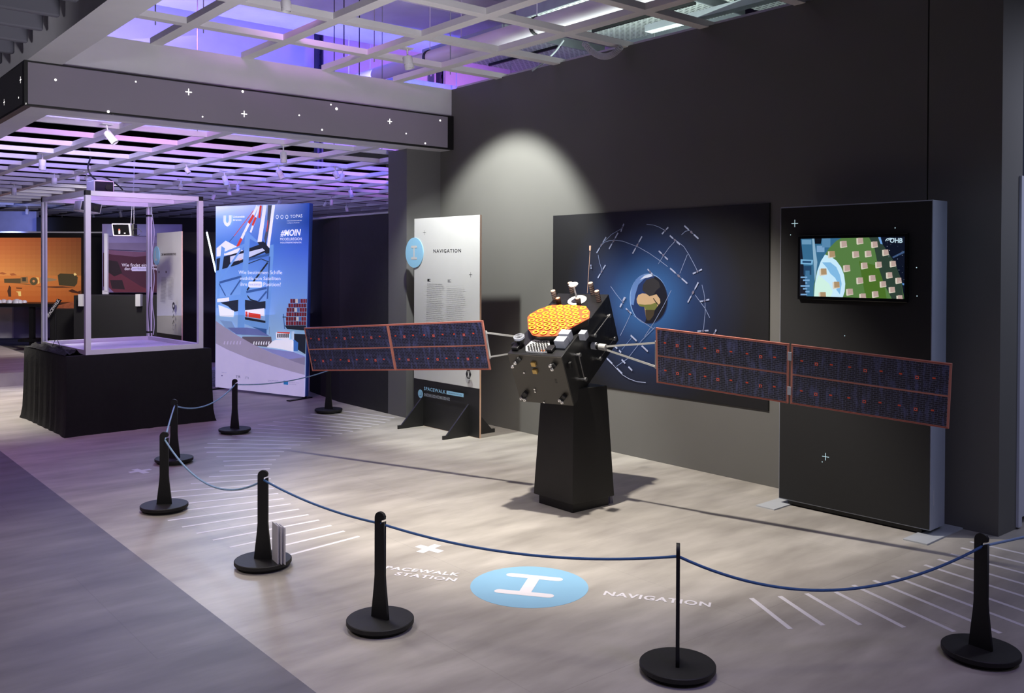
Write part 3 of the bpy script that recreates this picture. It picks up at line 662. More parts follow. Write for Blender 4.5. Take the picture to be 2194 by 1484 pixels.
Np = Print(bl+n*.001, u, V(0, 0, 1), .0004); Np.n = n.copy(); Np.mats = []
def n3(x, y): return (860+x*.17513, 440+y*.17520)
def n5(x, y): return (860+x*.12129, 780+y*.12129)
for q in ((282, 333), (848, 847)): Np.plus(*n3(*q), .024, .0035, kblack)
def fit(P_, s, x0, x1, y0, y1, f, m, **k):  # lettering between photo rows y0 (top) and y1 (baseline)
    a = P_.uv(*f(x0, y1)); b = P_.uv(*f(x1, y1)); h = abs(P_.uv(*f((x0+x1)/2, y0))[1]-P_.uv(*f((x0+x1)/2, y1))[1])
    P_.uvtext(s, (a[0], (a[1]+b[1])/2 if k.pop('flat', True) else a[1]), (b[0], (a[1]+b[1])/2), h, m, **k)
fit(Np, 'NAVIGATION', 392, 730, 532, 577, n3, kblack, bold=.018, space=1.25)
for (x, y), m in (((338, 913), kblack), ((588, 921), kgrey)):
    Np.rect(*n3(x, y), .052, .026, m); c_ = Np.uv(*n3(x+12, y)); Np.uvpoly([(c_[0]-.009, c_[1]-.007), (c_[0]+.007, c_[1]-.007), (c_[0]+.007, c_[1]+.007), (c_[0]-.009, c_[1]+.007)], panel_w)
def body_text(P_, x0, x1, ytop, ybot, rows, f, m, lw=.0030):
    p = P_.uv(*f(x0, ytop)); q = P_.uv(*f(x1, ybot)); q2 = P_.uv(*f(x1, ytop)); W_ = q2[0]-p[0]
    for r in range(rows):
        y = p[1]+(q[1]-p[1])*r/(rows-1); x = p[0]; e = p[0]+W_*random.uniform(.80, 1.0)
        while x < e:
            l = random.uniform(.02, .06); P_.uvline([(x, y), (min(x+l, e), y)], lw, m); x += l+.006
body_text(Np, 316, 535, 958, 1392, 21, n3, tgrey); body_text(Np, 565, 792, 970, 1372, 19, n3, ink((158, 158, 160)))
hexc = Np.uv(*n5(1224, 173)); Np.uvpoly([(hexc[0]+.042*math.cos(k*math.pi/3), hexc[1]+.048*math.sin(k*math.pi/3)) for k in range(6)], kblack)
for dx in (-.013, .013): Np.uvline([(hexc[0]+dx, hexc[1]+.03), (hexc[0]+dx*.25, hexc[1]), (hexc[0]+dx, hexc[1]-.03)], .006, panel_w)
Np.uvline([(hexc[0], hexc[1]+.032), (hexc[0], hexc[1]-.032)], .005, panel_w)
def skew_text(P_, s, p0, p1, ptop, f, m, **k):
    a = P_.uv(*f(*p0)); b = P_.uv(*f(*p1)); h = abs(P_.uv(*f(*ptop))[1]-a[1]); P_.uvtext(s, a, b, h, m, **k)
skew_text(Np, 'SPACEWALK', (438, 452), (820, 520), (438, 390), n5, sky_b, bold=.02, space=1.15)
Np.poly([n5(838, 460), n5(1140, 514), n5(1138, 578), n5(836, 526)], sky_b)
skew_text(Np, 'N\u00c4CHSTE STATION', (868, 512), (1105, 553), (868, 486), n5, kblack, bold=.01, space=1.15)
Np.disc(*n5(376, 516), .042, sky_b); q = Np.uv(*n5(376, 516)); Np.uvline([(q[0]-.016, q[1]-.018), (q[0]+.014, q[1]-.018), (q[0]+.014, q[1]+.016)], .005, kblack)
for k in range(21):
    x, y = 458-8+k*22, 505+k*4.0; Np.line([n5(x+6, y+2), n5(x-6, y+27), n5(x+6, y+55)], .0035, ink((196, 210, 222)))
Np.build('panel_print', nav)
cc = Np.uv(889, 541); cpt = bl+u*cc[0]+V(0, 0, cc[1])
dsc = MB().lathe([(.152, .0), (.152, .008)], cpt+n*.0025, 48, axis=n).build('letter_disc', sky_b, nav)
Dp = Print(cpt+n*.0115, u, V(0, 0, 1), .0004); Dp.n = n.copy()
for dz in (-.058, .058): Dp.uvline([(-.040, dz), (.040, dz)], .024, panel_w); Dp.uvdisc((-.04, dz), .012, panel_w, 16); Dp.uvdisc((.04, dz), .012, panel_w, 16)
Dp.uvline([(0, -.058), (0, .058)], .024, panel_w); Dp.build('disc_letter', dsc)
for fr in (.15, .845):
    for sg in (1, -1):
        o = bl+u*wd*fr+(n*.002 if sg == 1 else -n*tk); d = n*sg
        MB().prism([o-u*.009, o+d*.30-u*.009, o+d*.30+V(0, 0, .035)-u*.009, o+d*.26+V(0, 0, .035)-u*.009, o+V(0, 0, .30)-u*.009], u*.018).build('foot', panel_k, nav)
# ================================================================== WALL POSTER WITH THE EARTH
poster = thing('wall_poster', (WX-.012, 5.1, .6), 'large black poster of Earth ringed by satellite orbits on the dark wall', 'poster')
pu = V(0, -1, 0); q0 = onplane(1185, 640, V(WX-.012, 0, 0), V(1, 0, 0)); y0_ = q0.y
tl = onplane(1185, 462, V(WX-.012, 0, 0), V(1, 0, 0)); tr = onplane(1649, 440, V(WX-.012, 0, 0), V(1, 0, 0)); brp = onplane(1646, 880, V(WX-.012, 0, 0), V(1, 0, 0))
MB().box((WX-.011, tr.y, brp.z), (WX-.0005, tl.y, tl.z)).build('board', mat('black_poster_board', (16, 16, 18), .5, noise=.05), poster)
pm = bpy.data.materials.new('space_print'); pm.use_nodes = True; nt = pm.node_tree; L = nt.links.new; pb = nt.nodes['Principled BSDF']
tc = nt.nodes.new('ShaderNodeTexCoord'); mp = nt.nodes.new('ShaderNodeMapping'); gr = nt.nodes.new('ShaderNodeTexGradient'); gr.gradient_type = 'SPHERICAL'
ec = onplane(1389, 643, V(WX-.012, 0, 0), V(1, 0, 0))
mp.vector_type = 'POINT'; mp.inputs['Scale'].default_value = (1.0, 1.12, 1.12); mp.inputs['Location'].default_value = (0, 0, 0)
L(tc.outputs['UV'], mp.inputs[0]); L(mp.outputs[0], gr.inputs[0]); cr = nt.nodes.new('ShaderNodeValToRGB'); L(gr.outputs[0], cr.inputs[0]); L(cr.outputs[0], pb.inputs['Base Color'])
cr.color_ramp.elements[0].position = 0; cr.color_ramp.elements[0].color = (*lin((14, 14, 17)), 1); cr.color_ramp.elements[1].position = .78; cr.color_ramp.elements[1].color = (*lin((40, 80, 132)), 1)
e_ = cr.color_ramp.elements.new(.3); e_.color = (*lin((18, 26, 48)), 1); e_ = cr.color_ramp.elements.new(.55); e_.color = (*lin((24, 46, 86)), 1); pb.inputs['Roughness'].default_value = .5
X_ = WX-.0122; fc = MB(); cs = [(X_, tl.y-.002, brp.z+.002), (X_, tr.y+.002, brp.z+.002), (X_, tr.y+.002, tl.z-.002), (X_, tl.y-.002, tl.z-.002)]
fc.face(cs, 0, [(-(y-ec.y), z-ec.z) for _, y, z in cs]); fc.build('print', pm, poster)
Pp = Print((X_, ec.y, ec.z), pu, V(0, 0, 1), .0004); Pp.n = V(-1, 0, 0)
def n2(x, y): return (1260+x*.16845, 470+y*.16835)
er = abs(Pp.uv(*n2(770, 692))[1]-Pp.uv(*n2(770, 1328))[1])/2; ecn = Pp.uv(*n2(767, 1010))
Pp.uvdisc(ecn, er*1.012, ink((120, 150, 196)), 64); Pp.uvdisc((ecn[0]+.006, ecn[1]-.004), er*.99, ink((24, 46, 92)), 64); 
Pp.uvpoly([(ecn[0]+er*.98*math.cos(a), ecn[1]+er*.98*math.sin(a)) for a in [math.radians(70-k*170/24) for k in range(25)]]+[(ecn[0]+er*(-.05), ecn[1]-er*.6), (ecn[0]-er*.02, ecn[1]+er*.3)], ink((10, 14, 28)))
Pp.poly([n2(*p) for p in ((560, 850), (540, 960), (545, 1080), (580, 1090), (600, 960), (640, 830), (720, 750), (800, 700), (700, 700), (610, 760))], ink((84, 116, 172)))
Pp.poly([n2(*p) for p in ((655, 775), (720, 712), (800, 692), (830, 718), (760, 740), (700, 752))], ink((176, 188, 214)))
Pp.poly([n2(*p) for p in ((700, 830), (740, 770), (830, 740), (900, 790), (920, 860), (870, 900), (830, 960), (770, 975), (735, 940), (690, 900))], ink((40, 40, 44)))
Pp.poly([n2(*p) for p in ((618, 1010), (640, 960), (690, 940), (740, 945), (780, 975), (830, 965), (870, 950), (915, 1010), (920, 1060), (880, 1110), (850, 1150), (835, 1220), (790, 1280), (755, 1285), (735, 1240), (725, 1160), (715, 1110), (660, 1105), (625, 1060))], ink((176, 150, 118)))
Pp.poly([n2(*p) for p in ((640, 1075), (720, 1085), (800, 1080), (880, 1050), (880, 1110), (850, 1150), (810, 1160), (735, 1150), (715, 1112), (660, 1105))], ink((98, 104, 52)))
Pp.poly([n2(*p) for p in ((728, 1150), (850, 1150), (835, 1220), (790, 1280), (755, 1285), (735, 1240))], ink((58, 50, 36)))
Pp.line([n2(830, 1000), n2(870, 1060), n2(900, 1090)], .008, ink((20, 18, 20)))
sl = ink((150, 158, 188)); orb = ink((126, 140, 178)); orb2 = ink((92, 118, 168))
for pl in (((215, 275), (300, 190), (430, 115)), ((170, 330), (210, 290), (270, 270), (345, 266), (440, 275), (560, 320), (640, 350), (780, 430), (910, 520), (1015, 600)), ((130, 450), (145, 540), (180, 650)), ((745, 62), (830, 70), (900, 95), (980, 140)), ((1120, 265), (1220, 345), (1280, 440), (1340, 550), (1395, 660)),
           ((1110, 275), (1030, 360), (960, 460), (895, 565)), ((1265, 445), (1215, 570), (1170, 685)), ((1450, 830), (1475, 930), (1490, 1030), (1492, 1180), (1470, 1400)), ((1365, 960), (1430, 1050), (1490, 1130), (1550, 1250)),
           ((1190, 195), (1240, 150), (1290, 140)), ((290, 850), (360, 950), (450, 1060)), ((545, 1200), (480, 1340), (410, 1480)), ((1060, 900), (960, 1100), (840, 1310), (720, 1490)), ((580, 1220), (740, 1330), (850, 1400)), ((560, 1500), (430, 1660))):
    # smooth the curve
    q = [Pp.uv(*n2(*p)) for p in pl]; Pp.uvline(q, .0042, orb if len(pl) > 2 else orb2)
def psat(a, b, w=.012):
    a = Pp.uv(*n2(*a)); b = Pp.uv(*n2(*b)); d = (b[0]-a[0], b[1]-a[1])
    Pp.uvline([a, (a[0]+d[0]*.32, a[1]+d[1]*.32)], w, sl); Pp.uvline([(a[0]+d[0]*.68, a[1]+d[1]*.68), b], w, sl); Pp.uvline([a, b], .003, orb)
    Pp.uvline([(a[0]+d[0]*.44, a[1]+d[1]*.44), (a[0]+d[0]*.56, a[1]+d[1]*.56)], w*1.5, ink((104, 100, 120)))
for a, b in (((232, 225), (112, 425)), ((458, 55), (420, 155)), ((385, 170), (270, 375)), ((690, 215), (570, 435)), ((225, 580), (128, 745)), ((1025, 100), (945, 185)), ((1045, 205), (1175, 320)), ((1230, 80), (1410, 245)), ((905, 400), (1020, 510)), ((1050, 620), (1270, 815)),
             ((1455, 635), (1340, 690)), ((1410, 800), (1275, 1055)), ((1550, 1018), (1430, 1045)), ((1540, 1412), (1400, 1420)), ((765, 632), (830, 700)), ((485, 990), (420, 1110)), ((490, 1130), (560, 1195)), ((1640, 1400), (1600, 1480)), ((45, 575), (50, 628))): psat(a, b)
# lower orbits around the satellite model
def n6(x, y): return (1060+x*.21557, 580+y*.21557)
Pp.line([n6(*p) for p in ((1120, 865), (1200, 950), (1275, 1030), (1340, 1070), (1420, 1100), (1510, 1108))], .005, sl)
Pp.line([n6(*p) for p in ((1600, 560), (1470, 690), (1330, 870), (1215, 950))], .004, orb)
for a, b in (((1125, 870), (1275, 1020)), ((1360, 640), (1530, 800)), ((1205, 750), (1265, 810)), ((1270, 880), (1375, 990)), ((1300, 262), (1255, 360))):
    a = Pp.uv(*n6(*a)); b = Pp.uv(*n6(*b)); d = (b[0]-a[0], b[1]-a[1]); Pp.uvline([a, (a[0]+d[0]*.35, a[1]+d[1]*.35)], .015, sl); Pp.uvline([(a[0]+d[0]*.65, a[1]+d[1]*.65), b], .015, sl)
Pp.build('earth_and_orbits', poster)
# ================================================================== MONITOR KIOSK
kb = fl(1668, 1078); kr = fl(1993, 1150); ku = (kr-kb); kw = ku.length; ku.normalize(); kn = ku.cross(V(0, 0, 1))
if kn.dot(EYEP-kb) < 0: kn = -kn
kiosk = thing('monitor_kiosk', (kb.x, kb.y, 0), 'upright black display wall with grey side, holding a lit screen', 'display kiosk')
KH = 2.0; kf = mat('black_stretched_fabric', (18, 18, 19), .8, noise=.06, scale=40); ks = mat('grey_frame_side', (150, 156, 170), .5, noise=.04)
MB().obox(kb-kn*.20+V(0, 0, .035), ku*kw, kn*.199, V(0, 0, KH-.035)).build('frame', ks, kiosk, bevel=.003)
MB().obox(kb-kn*.001+V(0, 0, .042)+ku*.006, ku*(kw-.012), kn*.004, V(0, 0, KH-.05)).build('front_fabric', kf, kiosk)
MB().obox(kb-kn*.17+V(0, 0, .008)+ku*.06, ku*(kw-.12), kn*.15, V(0, 0, .027)).build('bottom_recess', edge_m, kiosk)
for f in (0.01, kw-.01):
    a = kb+ku*f; MB().obox(a-ku*.07-kn*.34, ku*.14, kn*.52, V(0, 0, .008)).build('foot_plate', mat('grey_foot_plate', (172, 176, 180), .5, noise=.03), kiosk)
MB().obox(kb+ku*(kw+.0002)-kn*.045+V(0, 0, .18), ku*.002, kn*.012, V(0, 0, .09)).build('side_slot', greyp, kiosk)
Kp = Print(kb+kn*.003, ku, V(0, 0, 1), .0006); Kp.n = kn.copy(); kwht = glow((190, 220, 230), .9)
Kp.plus(1703, 478.5, .024, .0045, kwht); Kp.plus(1769, 978, .024, .0045, kwht)
for px, py in ((1694, 503), (1918, 488), (1964, 573), (1965, 634), (1810, 719), (1762, 989)): Kp.disc(px, py, .0035, kwht, 10)
Kp.build('star_pattern', kiosk)
def n7(x, y): return (1690+x*.12762, 480+y*.12766)
c_ = [Kp.uv(*n7(*p)) for p in ((170, 1255), (2015, 1320), (2025, 160), (185, 185))]
sx0 = (c_[0][0]+c_[3][0])/2; sx1 = (c_[1][0]+c_[2][0])/2; sz0 = (c_[0][1]+c_[1][1])/2; sz1 = (c_[2][1]+c_[3][1])/2
scr = thing('flat_screen', tuple(kb+ku*(sx0+sx1)/2+V(0, 0, sz0)), 'lit flat screen with green disc and OHB logo mounted in the black display wall', 'monitor')
o_ = kb+kn*.0032+ku*sx0+V(0, 0, sz0)
MB().obox(o_, ku*(sx1-sx0), kn*.022, V(0, 0, sz1-sz0)).build('bezel', mat('glossy_black_bezel', (10, 10, 11), .15), scr, bevel=.003)
Sp = Print(kb+kn*.0256, ku, V(0, 0, 1), .0002); Sp.n = kn.copy()
bz = .022; u0, u1, v0, v1 = sx0+bz*.8, sx1-bz*.8, sz0+bz, sz1-bz
Sp.clip = [(-1, 0, -u0), (1, 0, u1), (0, -1, -v0), (0, 1, v1)]
K_ = 1.0
def G(*c): return glow(c, K_)
Sp.uvpoly([(u0, v0), (u1, v0), (u1, v1), (u0, v1)], G(8, 16, 34))
Sp.poly([n7(*p) for p in ((200, 200), (980, 190), (900, 260), (640, 480), (560, 760), (440, 1220), (300, 1240), (270, 900), (230, 500))], G(52, 104, 140))
Sp.poly([n7(*p) for p in ((430, 190), (560, 190), (540, 330), (440, 330))], G(6, 12, 22)); Sp.poly([n7(*p) for p in ((390, 210), (420, 210), (480, 640), (440, 1000), (420, 700))], G(140, 176, 200))
for a, b, c in (((220, 260), (380, 250), (104, 150, 184)), ((470, 360), (600, 380), (120, 160, 198)), ((560, 230), (700, 300), (86, 134, 172)), ((250, 700), (380, 760), (30, 66, 100)), ((280, 780), (350, 1000), (60, 110, 150))): Sp.poly([n7(*a), n7(b[0], a[1]), n7(b[0], b[1]+90), n7(a[0], b[1]+90)], G(*c))
Sp.poly([n7(*p) for p in ((200, 590), (410, 600), (400, 680), (200, 670))], G(120, 176, 214)); Sp.poly([n7(*p) for p in ((230, 615), (380, 620), (375, 655), (230, 650))], G(30, 70, 110))
for k in range(7): Sp.poly([n7(*p) for p in ((200+(k % 3)*40, 880+k*48), (310+(k % 2)*40, 880+k*48), (310+(k % 2)*40, 905+k*48), (200+(k % 3)*40, 905+k*48))], G(120, 166, 210))
el = [(930+430*0, 0)]
# the green antenna disc, with the bright globe showing through its left part
Sp.poly([n7(*p) for p in ((960, 190), (1330, 185), (1480, 200), (1620, 400), (1780, 640), (1880, 900), (1935, 1230), (1935, 1290), (900, 1250), (700, 1240), (420, 1220), (420, 1050), (470, 800), (560, 590), (680, 400), (800, 280))], G(84, 122, 66))
Sp.poly([n7(*p) for p in ((1330, 185), (1480, 200), (1620, 400), (1780, 640), (1880, 900), (1935, 1290), (1750, 1285), (1600, 1000), (1500, 700), (1440, 400))], G(44, 62, 52))
Sp.poly([n7(*p) for p in ((1180, 620), (1500, 700), (1600, 1000), (1650, 1280), (1300, 1275), (1230, 900))], G(72, 108, 38))
Sp.poly([n7(*p) for p in ((425, 1230), (440, 1000), (480, 790), (540, 620), (610, 510), (700, 540), (800, 610), (880, 720), (930, 850), (950, 1000), (940, 1130), (900, 1250))], G(198, 232, 250))
Sp.poly([n7(*p) for p in ((560, 640), (700, 640), (800, 720), (860, 850), (890, 1000), (860, 1180), (800, 1100), (830, 1000), (780, 900), (700, 830), (640, 730))], G(128, 184, 226))
Sp.poly([n7(*p) for p in ((500, 850), (560, 900), (680, 1000), (740, 1130), (700, 1235), (430, 1225), (450, 1000))], G(206, 240, 226))
for x, y in ((925, 335), (1200, 280), (1445, 340), (725, 505), (1130, 505), (1340, 495), (1630, 475), (980, 740), (1275, 695), (1515, 680), (1755, 665), (585, 800), (1200, 945), (1410, 905), (1695, 855), (1850, 945), (805, 1020), (1590, 1005), (1030, 1135), (1740, 1100), (1460, 1175), (1250, 1215), (575, 1195), (1870, 1240)):
    s_ = 56-(x-600)*.007; 
    Sp.poly([n7(x-s_-12, y-s_+8), n7(x+s_-8, y-s_), n7(x+s_+4, y+s_-6), n7(x-s_+2, y+s_+14), n7(x-s_-8, y+s_)], G(214, 206, 190))
    Sp.poly([n7(x-s_+14, y-s_), n7(x+s_-6, y-s_), n7(x+s_, y+s_-14), n7(x-s_+18, y+s_-6)], G(182, 158, 150) if x > 900 else G(170, 142, 108))
Sp.poly([n7(*p) for p in ((1500, 205), (1540, 200), (1580, 340), (1545, 330))], G(110, 160, 220)); Sp.poly([n7(*p) for p in ((1740, 550), (1985, 425), (1985, 465), (1760, 570))], G(60, 84, 122)); Sp.poly([n7(*p) for p in ((1905, 985), (1980, 1000), (1980, 1035), (1915, 1020))], G(80, 130, 190))
for k in range(46):
    x = random.uniform(1600, 1975); y = random.uniform(215, 1230)
    if x > 1600+(y-300)*.33: q = Sp.uv(*n7(x, y)); Sp.uvdisc(q, random.uniform(.0008, .0018), G(210, 230, 250), 6)
lg = G(196, 224, 240)
Sp.text('OHB', n7(1700, 312), n7(1915, 316), .030, lg, bold=.02)
Sp.line([n7(*p) for p in ((1780, 243), (1700, 236), (1650, 250), (1632, 285))], .005, lg); Sp.line([n7(*p) for p in ((1740, 252), (1690, 256), (1662, 280))], .004, lg)
Sp.build('screen_picture', scr)
# ================================================================== DOOR BEYOND THE WALL END
d0 = fl(2171, 1132); dz = over(2171, 377, d0.x, d0.y)
dr = struct(MB().box((d0.x, d0.y-.03, .012), (d0.x+.05, d0.y+.0, dz)).box((d0.x+.05, d0.y, .05), (d0.x+2.2, d0.y+.10, dz)).build('door_1', mat('white_door_paint', (190, 192, 206), .5, noise=.02)))
MB().box((d0.x+.12, d0.y-.006, dz-.22), (d0.x+.9, d0.y+.0, dz-.16)).build('door_rail', greyp, dr)
struct(MB().box((6.0, 2.9, 0), (12, 3.1, 3.4)).build('wall_corridor', mat('dark_blue_wall_paint', (44, 50, 66), .8)))
# ================================================================== DRAPED CRATE WITH ALUMINIUM FRAME
ang = math.radians(2.2); U1 = V(math.cos(ang), math.sin(ang), 0); U2 = V(-math.sin(ang), math.cos(ang), 0); c0 = V(2.215, 9.10, 0); CW, CD, CHt = 1.385, 1.46, .745
crate = thing('draped_crate', tuple(c0), 'large crate completely draped in black cloth below the aluminium frame', 'crate')
mb = MB(); nseg = 26
def ring_pts(z, fl_, amp):
    out = []
    for s_, (o, d, L_, nn) in enumerate(((c0, U1, CW, -U2), (c0+U1*CW, U2, CD, U1), (c0+U1*CW+U2*CD, -U1, CW, U2), (c0+U2*CD, -U2, CD, -U1))):
        for k in range(nseg):
            t = k/nseg; w_ = amp*(math.sin(k*1.9+s_*2)+.6*math.sin(k*3.7+s_))*math.sin(math.pi*t)**.5
            cor = (1-min(1, min(t, 1-t)*9))*fl_
            out.append(o+d*(L_*t)+nn*(fl_*.35+w_+cor*.4) + (-d*cor*.6 if t < .5 else d*cor*.6) + V(0, 0, z))
    return out
zs = [(0.0, .055, .006), (.03, .04, .006), (.12, .022, .006), (.35, .01, .005), (.60, .003, .002), (CHt-.01, 0, 0), (CHt, -.006, 0)]
vs = []; N_ = nseg*4
for z, f, a in zs: vs += ring_pts(z, f, a)
fs = [(i*N_+k, i*N_+(k+1) % N_, (i+1)*N_+(k+1) % N_, (i+1)*N_+k) for i in range(len(zs)-1) for k in range(N_)]+[tuple(range((len(zs)-1)*N_, len(zs)*N_))]
mb.add(vs, fs); mb.build('cloth_cover', cloth_m, crate, smooth=True)
# crumpled cloth on its left rim
mb = MB(); nx, ny = 40, 8
g_ = [[c0+U2*(.06+(CD-.2)*i/nx)+U1*(.0+.165*j/ny)+V(0, 0, CHt+.002+.045*abs(math.sin(i*.55+j*.9)*math.cos(i*.21-j*.7))*math.sin(math.pi*(j+.3)/(ny+.6))+.018*random.random()*(0 < j < ny)) for j in range(ny+1)] for i in range(nx+1)]
vs = [p for r in g_ for p in r]; fs = [(i*(ny+1)+j, i*(ny+1)+j+1, (i+1)*(ny+1)+j+1, (i+1)*(ny+1)+j) for i in range(nx) for j in range(ny)]
mb.add(vs, fs); mb.build('gathered_cloth', cloth_m, crate, smooth=True)
zt = CHt+.003
a2_ = math.radians(3.2); E1 = V(math.cos(a2_), math.sin(a2_), 0); E2 = V(-math.sin(a2_), math.cos(a2_), 0)
f0 = c0+U1*.165-U2*.0+V(0, 0, zt); FWD, FDP, FH = 1.095, 1.33, 1.50; pb_ = .048
fr_ = thing('aluminium_frame', tuple(f0), 'open aluminium profile frame with black corner caps standing on the draped crate', 'frame')
cap = edge_m
def post(x, y, lb=None):
    o = f0+E1*x+E2*y; p = MB().obox(o+V(0, 0, 0), E1*pb_, E2*pb_, V(0, 0, FH)); 
    b_ = p.build('post', alu, fr_); MB().obox(o+V(0, 0, FH), E1*pb_, E2*pb_, V(0, 0, .045)).build('corner_cap', cap, b_)
    if y > .1: MB().obox(o+E1*(pb_*.38)-E2*.0006, E1*pb_*.24, E2*.0006, V(0, 0, FH)).build('profile_groove', mat('groove_shadow_grey', (120, 120, 140), .5, .2), b_)
for x, y in ((0, 0), (FWD, 0), (0, FDP), (FWD, FDP)): post(x, y)
for z in (0.0, FH-.003):
    h = pb_*.95
    MB().obox(f0+E1*pb_+V(0, 0, z), E1*(FWD-pb_), E2*pb_*.96, V(0, 0, h)).build('front_rail', alu, fr_)
    MB().obox(f0+E1*pb_+E2*FDP+V(0, 0, z), E1*(FWD-pb_), E2*pb_*.96, V(0, 0, h)).build('back_rail', alu, fr_)
    MB().obox(f0+E2*pb_+V(0, 0, z), E1*pb_*.96, E2*(FDP-pb_), V(0, 0, h)).build('side_rail', alu, fr_)
    MB().obox(f0+E1*FWD+E2*pb_+V(0, 0, z), E1*pb_*.96, E2*(FDP-pb_), V(0, 0, h)).build('side_rail', alu, fr_)
MB().obox(f0+E1*pb_+E2*.62+V(0, 0, FH-.003), E1*(FWD-pb_), E2*pb_*.96, V(0, 0, h)).build('cross_rail', alu, fr_)
MB().obox(f0+E1*pb_+E2*pb_+V(0, 0, -.001), E1*(FWD-pb_), E2*(FDP-pb_), V(0, 0, .008)).build('white_tray', mat('white_tray_laminate', (206, 206, 224), .5), fr_)
def strap(x, z):
    o = f0+E1*x+E2*FDP+V(0, 0, z); MB().obox(o-E1*.004-E2*.004, E1*(pb_+.022), E2*(pb_+.008), V(0, 0, .02)).build('cable_tie', edge_m, fr_)
strap(FWD, .08); strap(FWD, FH-.11)
cw = [f0+E1*(FWD+pb_+.008+.012*math.sin(t*.7))+E2*(FDP-.006)+V(0, 0, .06+(FH-.14)*t/24) for t in range(25)]
MB().tube(cw, .005, 6).build('white_cable', mat('white_cable_sheath', (206, 204, 218), .5), fr_)
cw = [f0+E1*(FWD+pb_*.5-.02*math.sin(t*.26))+E2*(FDP-.012)+V(0, 0, .05+.55*t/12) for t in range(13)]
MB().tube(cw, .005, 6).build('black_cable', edge_m, fr_)
lp_ = [f0-E1*.06+E2*(.55+.02*t)+V(0, 0, .035+.075*math.sin(math.pi*t/12)) for t in range(13)]
tag(MB().tube(lp_, .003, 5).build('cable_loop', edge_m), 'thin black cable loop on the crumpled cloth of the crate', 'cable')
# projectors
prw = mat('white_projector_shell', (196, 190, 204), .45); prk = mat('dark_projector_front', (34, 30, 44), .3)
def projector(c, ax, ay, az, label):
    r = thing('projector', tuple(c-az/2), label, 'projector'); c = Vector(c)
    MB().cbox(c, ax, ay, az).build('housing', prw, r, bevel=.008)
    MB().cbox(c-ay*.502, ax*.9, ay*.02, az*.84).build('front_panel', prk, r, bevel=.004)
    MB().cyl(c-ay*.51+ax*.22, c-ay*.56+ax*.22, az.length*.26, n=18).build('lens', edge_m, r)
    g = MB()
    for k in range(6): g.cbox(c+ax*.503+ay*(-.3+.11*k), ax*.01, ay*.06, az*.55)
    g.build('vent_grille', edge_m, r); return r
pz = f0.z+FH+.045
pc = f0+E1*.25+E2*.35; pc.z = pz+.055; projector(pc, E1*.19, E2*.22, V(0, 0, .13), 'projector on top of the aluminium frame beside its front left post')
pc = f0+E1*.22+E2*.62; pc.z = pz-.125; projector(pc, E1*.20-V(0, 0, .03), E2*.20, V(.02, 0, .10), 'projector with slotted vent hanging under the top rails of the frame')
q = dp(260, 492, 11.9); pj = thing('hanging_projector', tuple(q-V(0, 0, .09)), 'white rimmed black projector hanging on wires in the middle of the frame', 'projector')
vr = V(R0.x, R0.y, 0); vf = V(F0.x, F0.y, 0)
MB().cbox(q+vf*.06, vr*.245, vf*.12, V(-.02, 0, .165)).build('housing', prw, pj, bevel=.012); MB().cbox(q-vf*.004, vr*.205, vf*.012, V(-.02, 0, .14)).build('black_face', mat('projector_gloss_black', (12, 12, 14), .2), pj, bevel=.006)
MB().cbox(q-vf*.012+vr*(-.02)-V(0, 0, .03), vr*.022, vf*.004, V(0, 0, .045)).build('white_sticker', panel_w, pj); MB().cbox(q-vf*.012+vr*(-.022)+V(0, 0, .0), vr*.02, vf*.005, V(0, 0, .02)).build('red_sticker', ink((190, 70, 50)), pj)
MB().cbox(q-vf*.012+vr*.05-V(0, 0, .045), vr*.018, vf*.004, V(0, 0, .014)).build('white_logo', panel_w, pj); MB().cbox(q+vr*.145+vf*.06, vr*.03, vf*.11, V(0, 0, .15)).build('side_bracket', edge_m, pj)
MB().cyl(q+vr*.10+V(0, 0, .08)+vf*.06, q+vr*.16+V(0, 0, 1.0)+vf*.06, .002, n=6).build('hanging_wire', alu, pj); MB().cyl(q+vr*.14+V(0, 0, .08)+vf*.06, q+vr*.14+V(0, 0, 1.0)+vf*.06, .002, n=6).build('hanging_wire', alu, pj)
MB().tube([q+vr*(.20+.06*math.cos(a))+V(0, 0, -.03+.045*math.sin(a)) for a in [k*.5 for k in range(12)]], .004, 6).build('cable_loop', edge_m, pj)
# ================================================================== HARBOUR BANNER (backlit fabric)
hb0 = fl(463, 833); hb1 = fl(655, 855); hu = hb1-hb0; hw = hu.length; hu.normalize(); hn = hu.cross(V(0, 0, 1))
if hn.dot(EYEP-hb0) < 0: hn = -hn
ban = thing('fabric_banner', (hb0.x, hb0.y, 0), 'tall backlit fabric banner of a harbour crane under blue sky', 'banner')
Hp = Print(hb0, hu, V(0, 0, 1), .0); Hp.n = hn.copy()
cTL = Hp.uv(464, 442); cTR = Hp.uv(665, 435); cBL = (0, .03); cBR = (hw, .03)
P4 = [hb0+hu*a+V(0, 0, b) for a, b in (cBL, cBR, cTR, cTL)]
MB().prism([p-hn*.05 for p in P4], hn*.05).build('fabric_box', mat('blue_banner_edge', (40, 70, 150), .7, emit=.05), ban, bevel=.012)
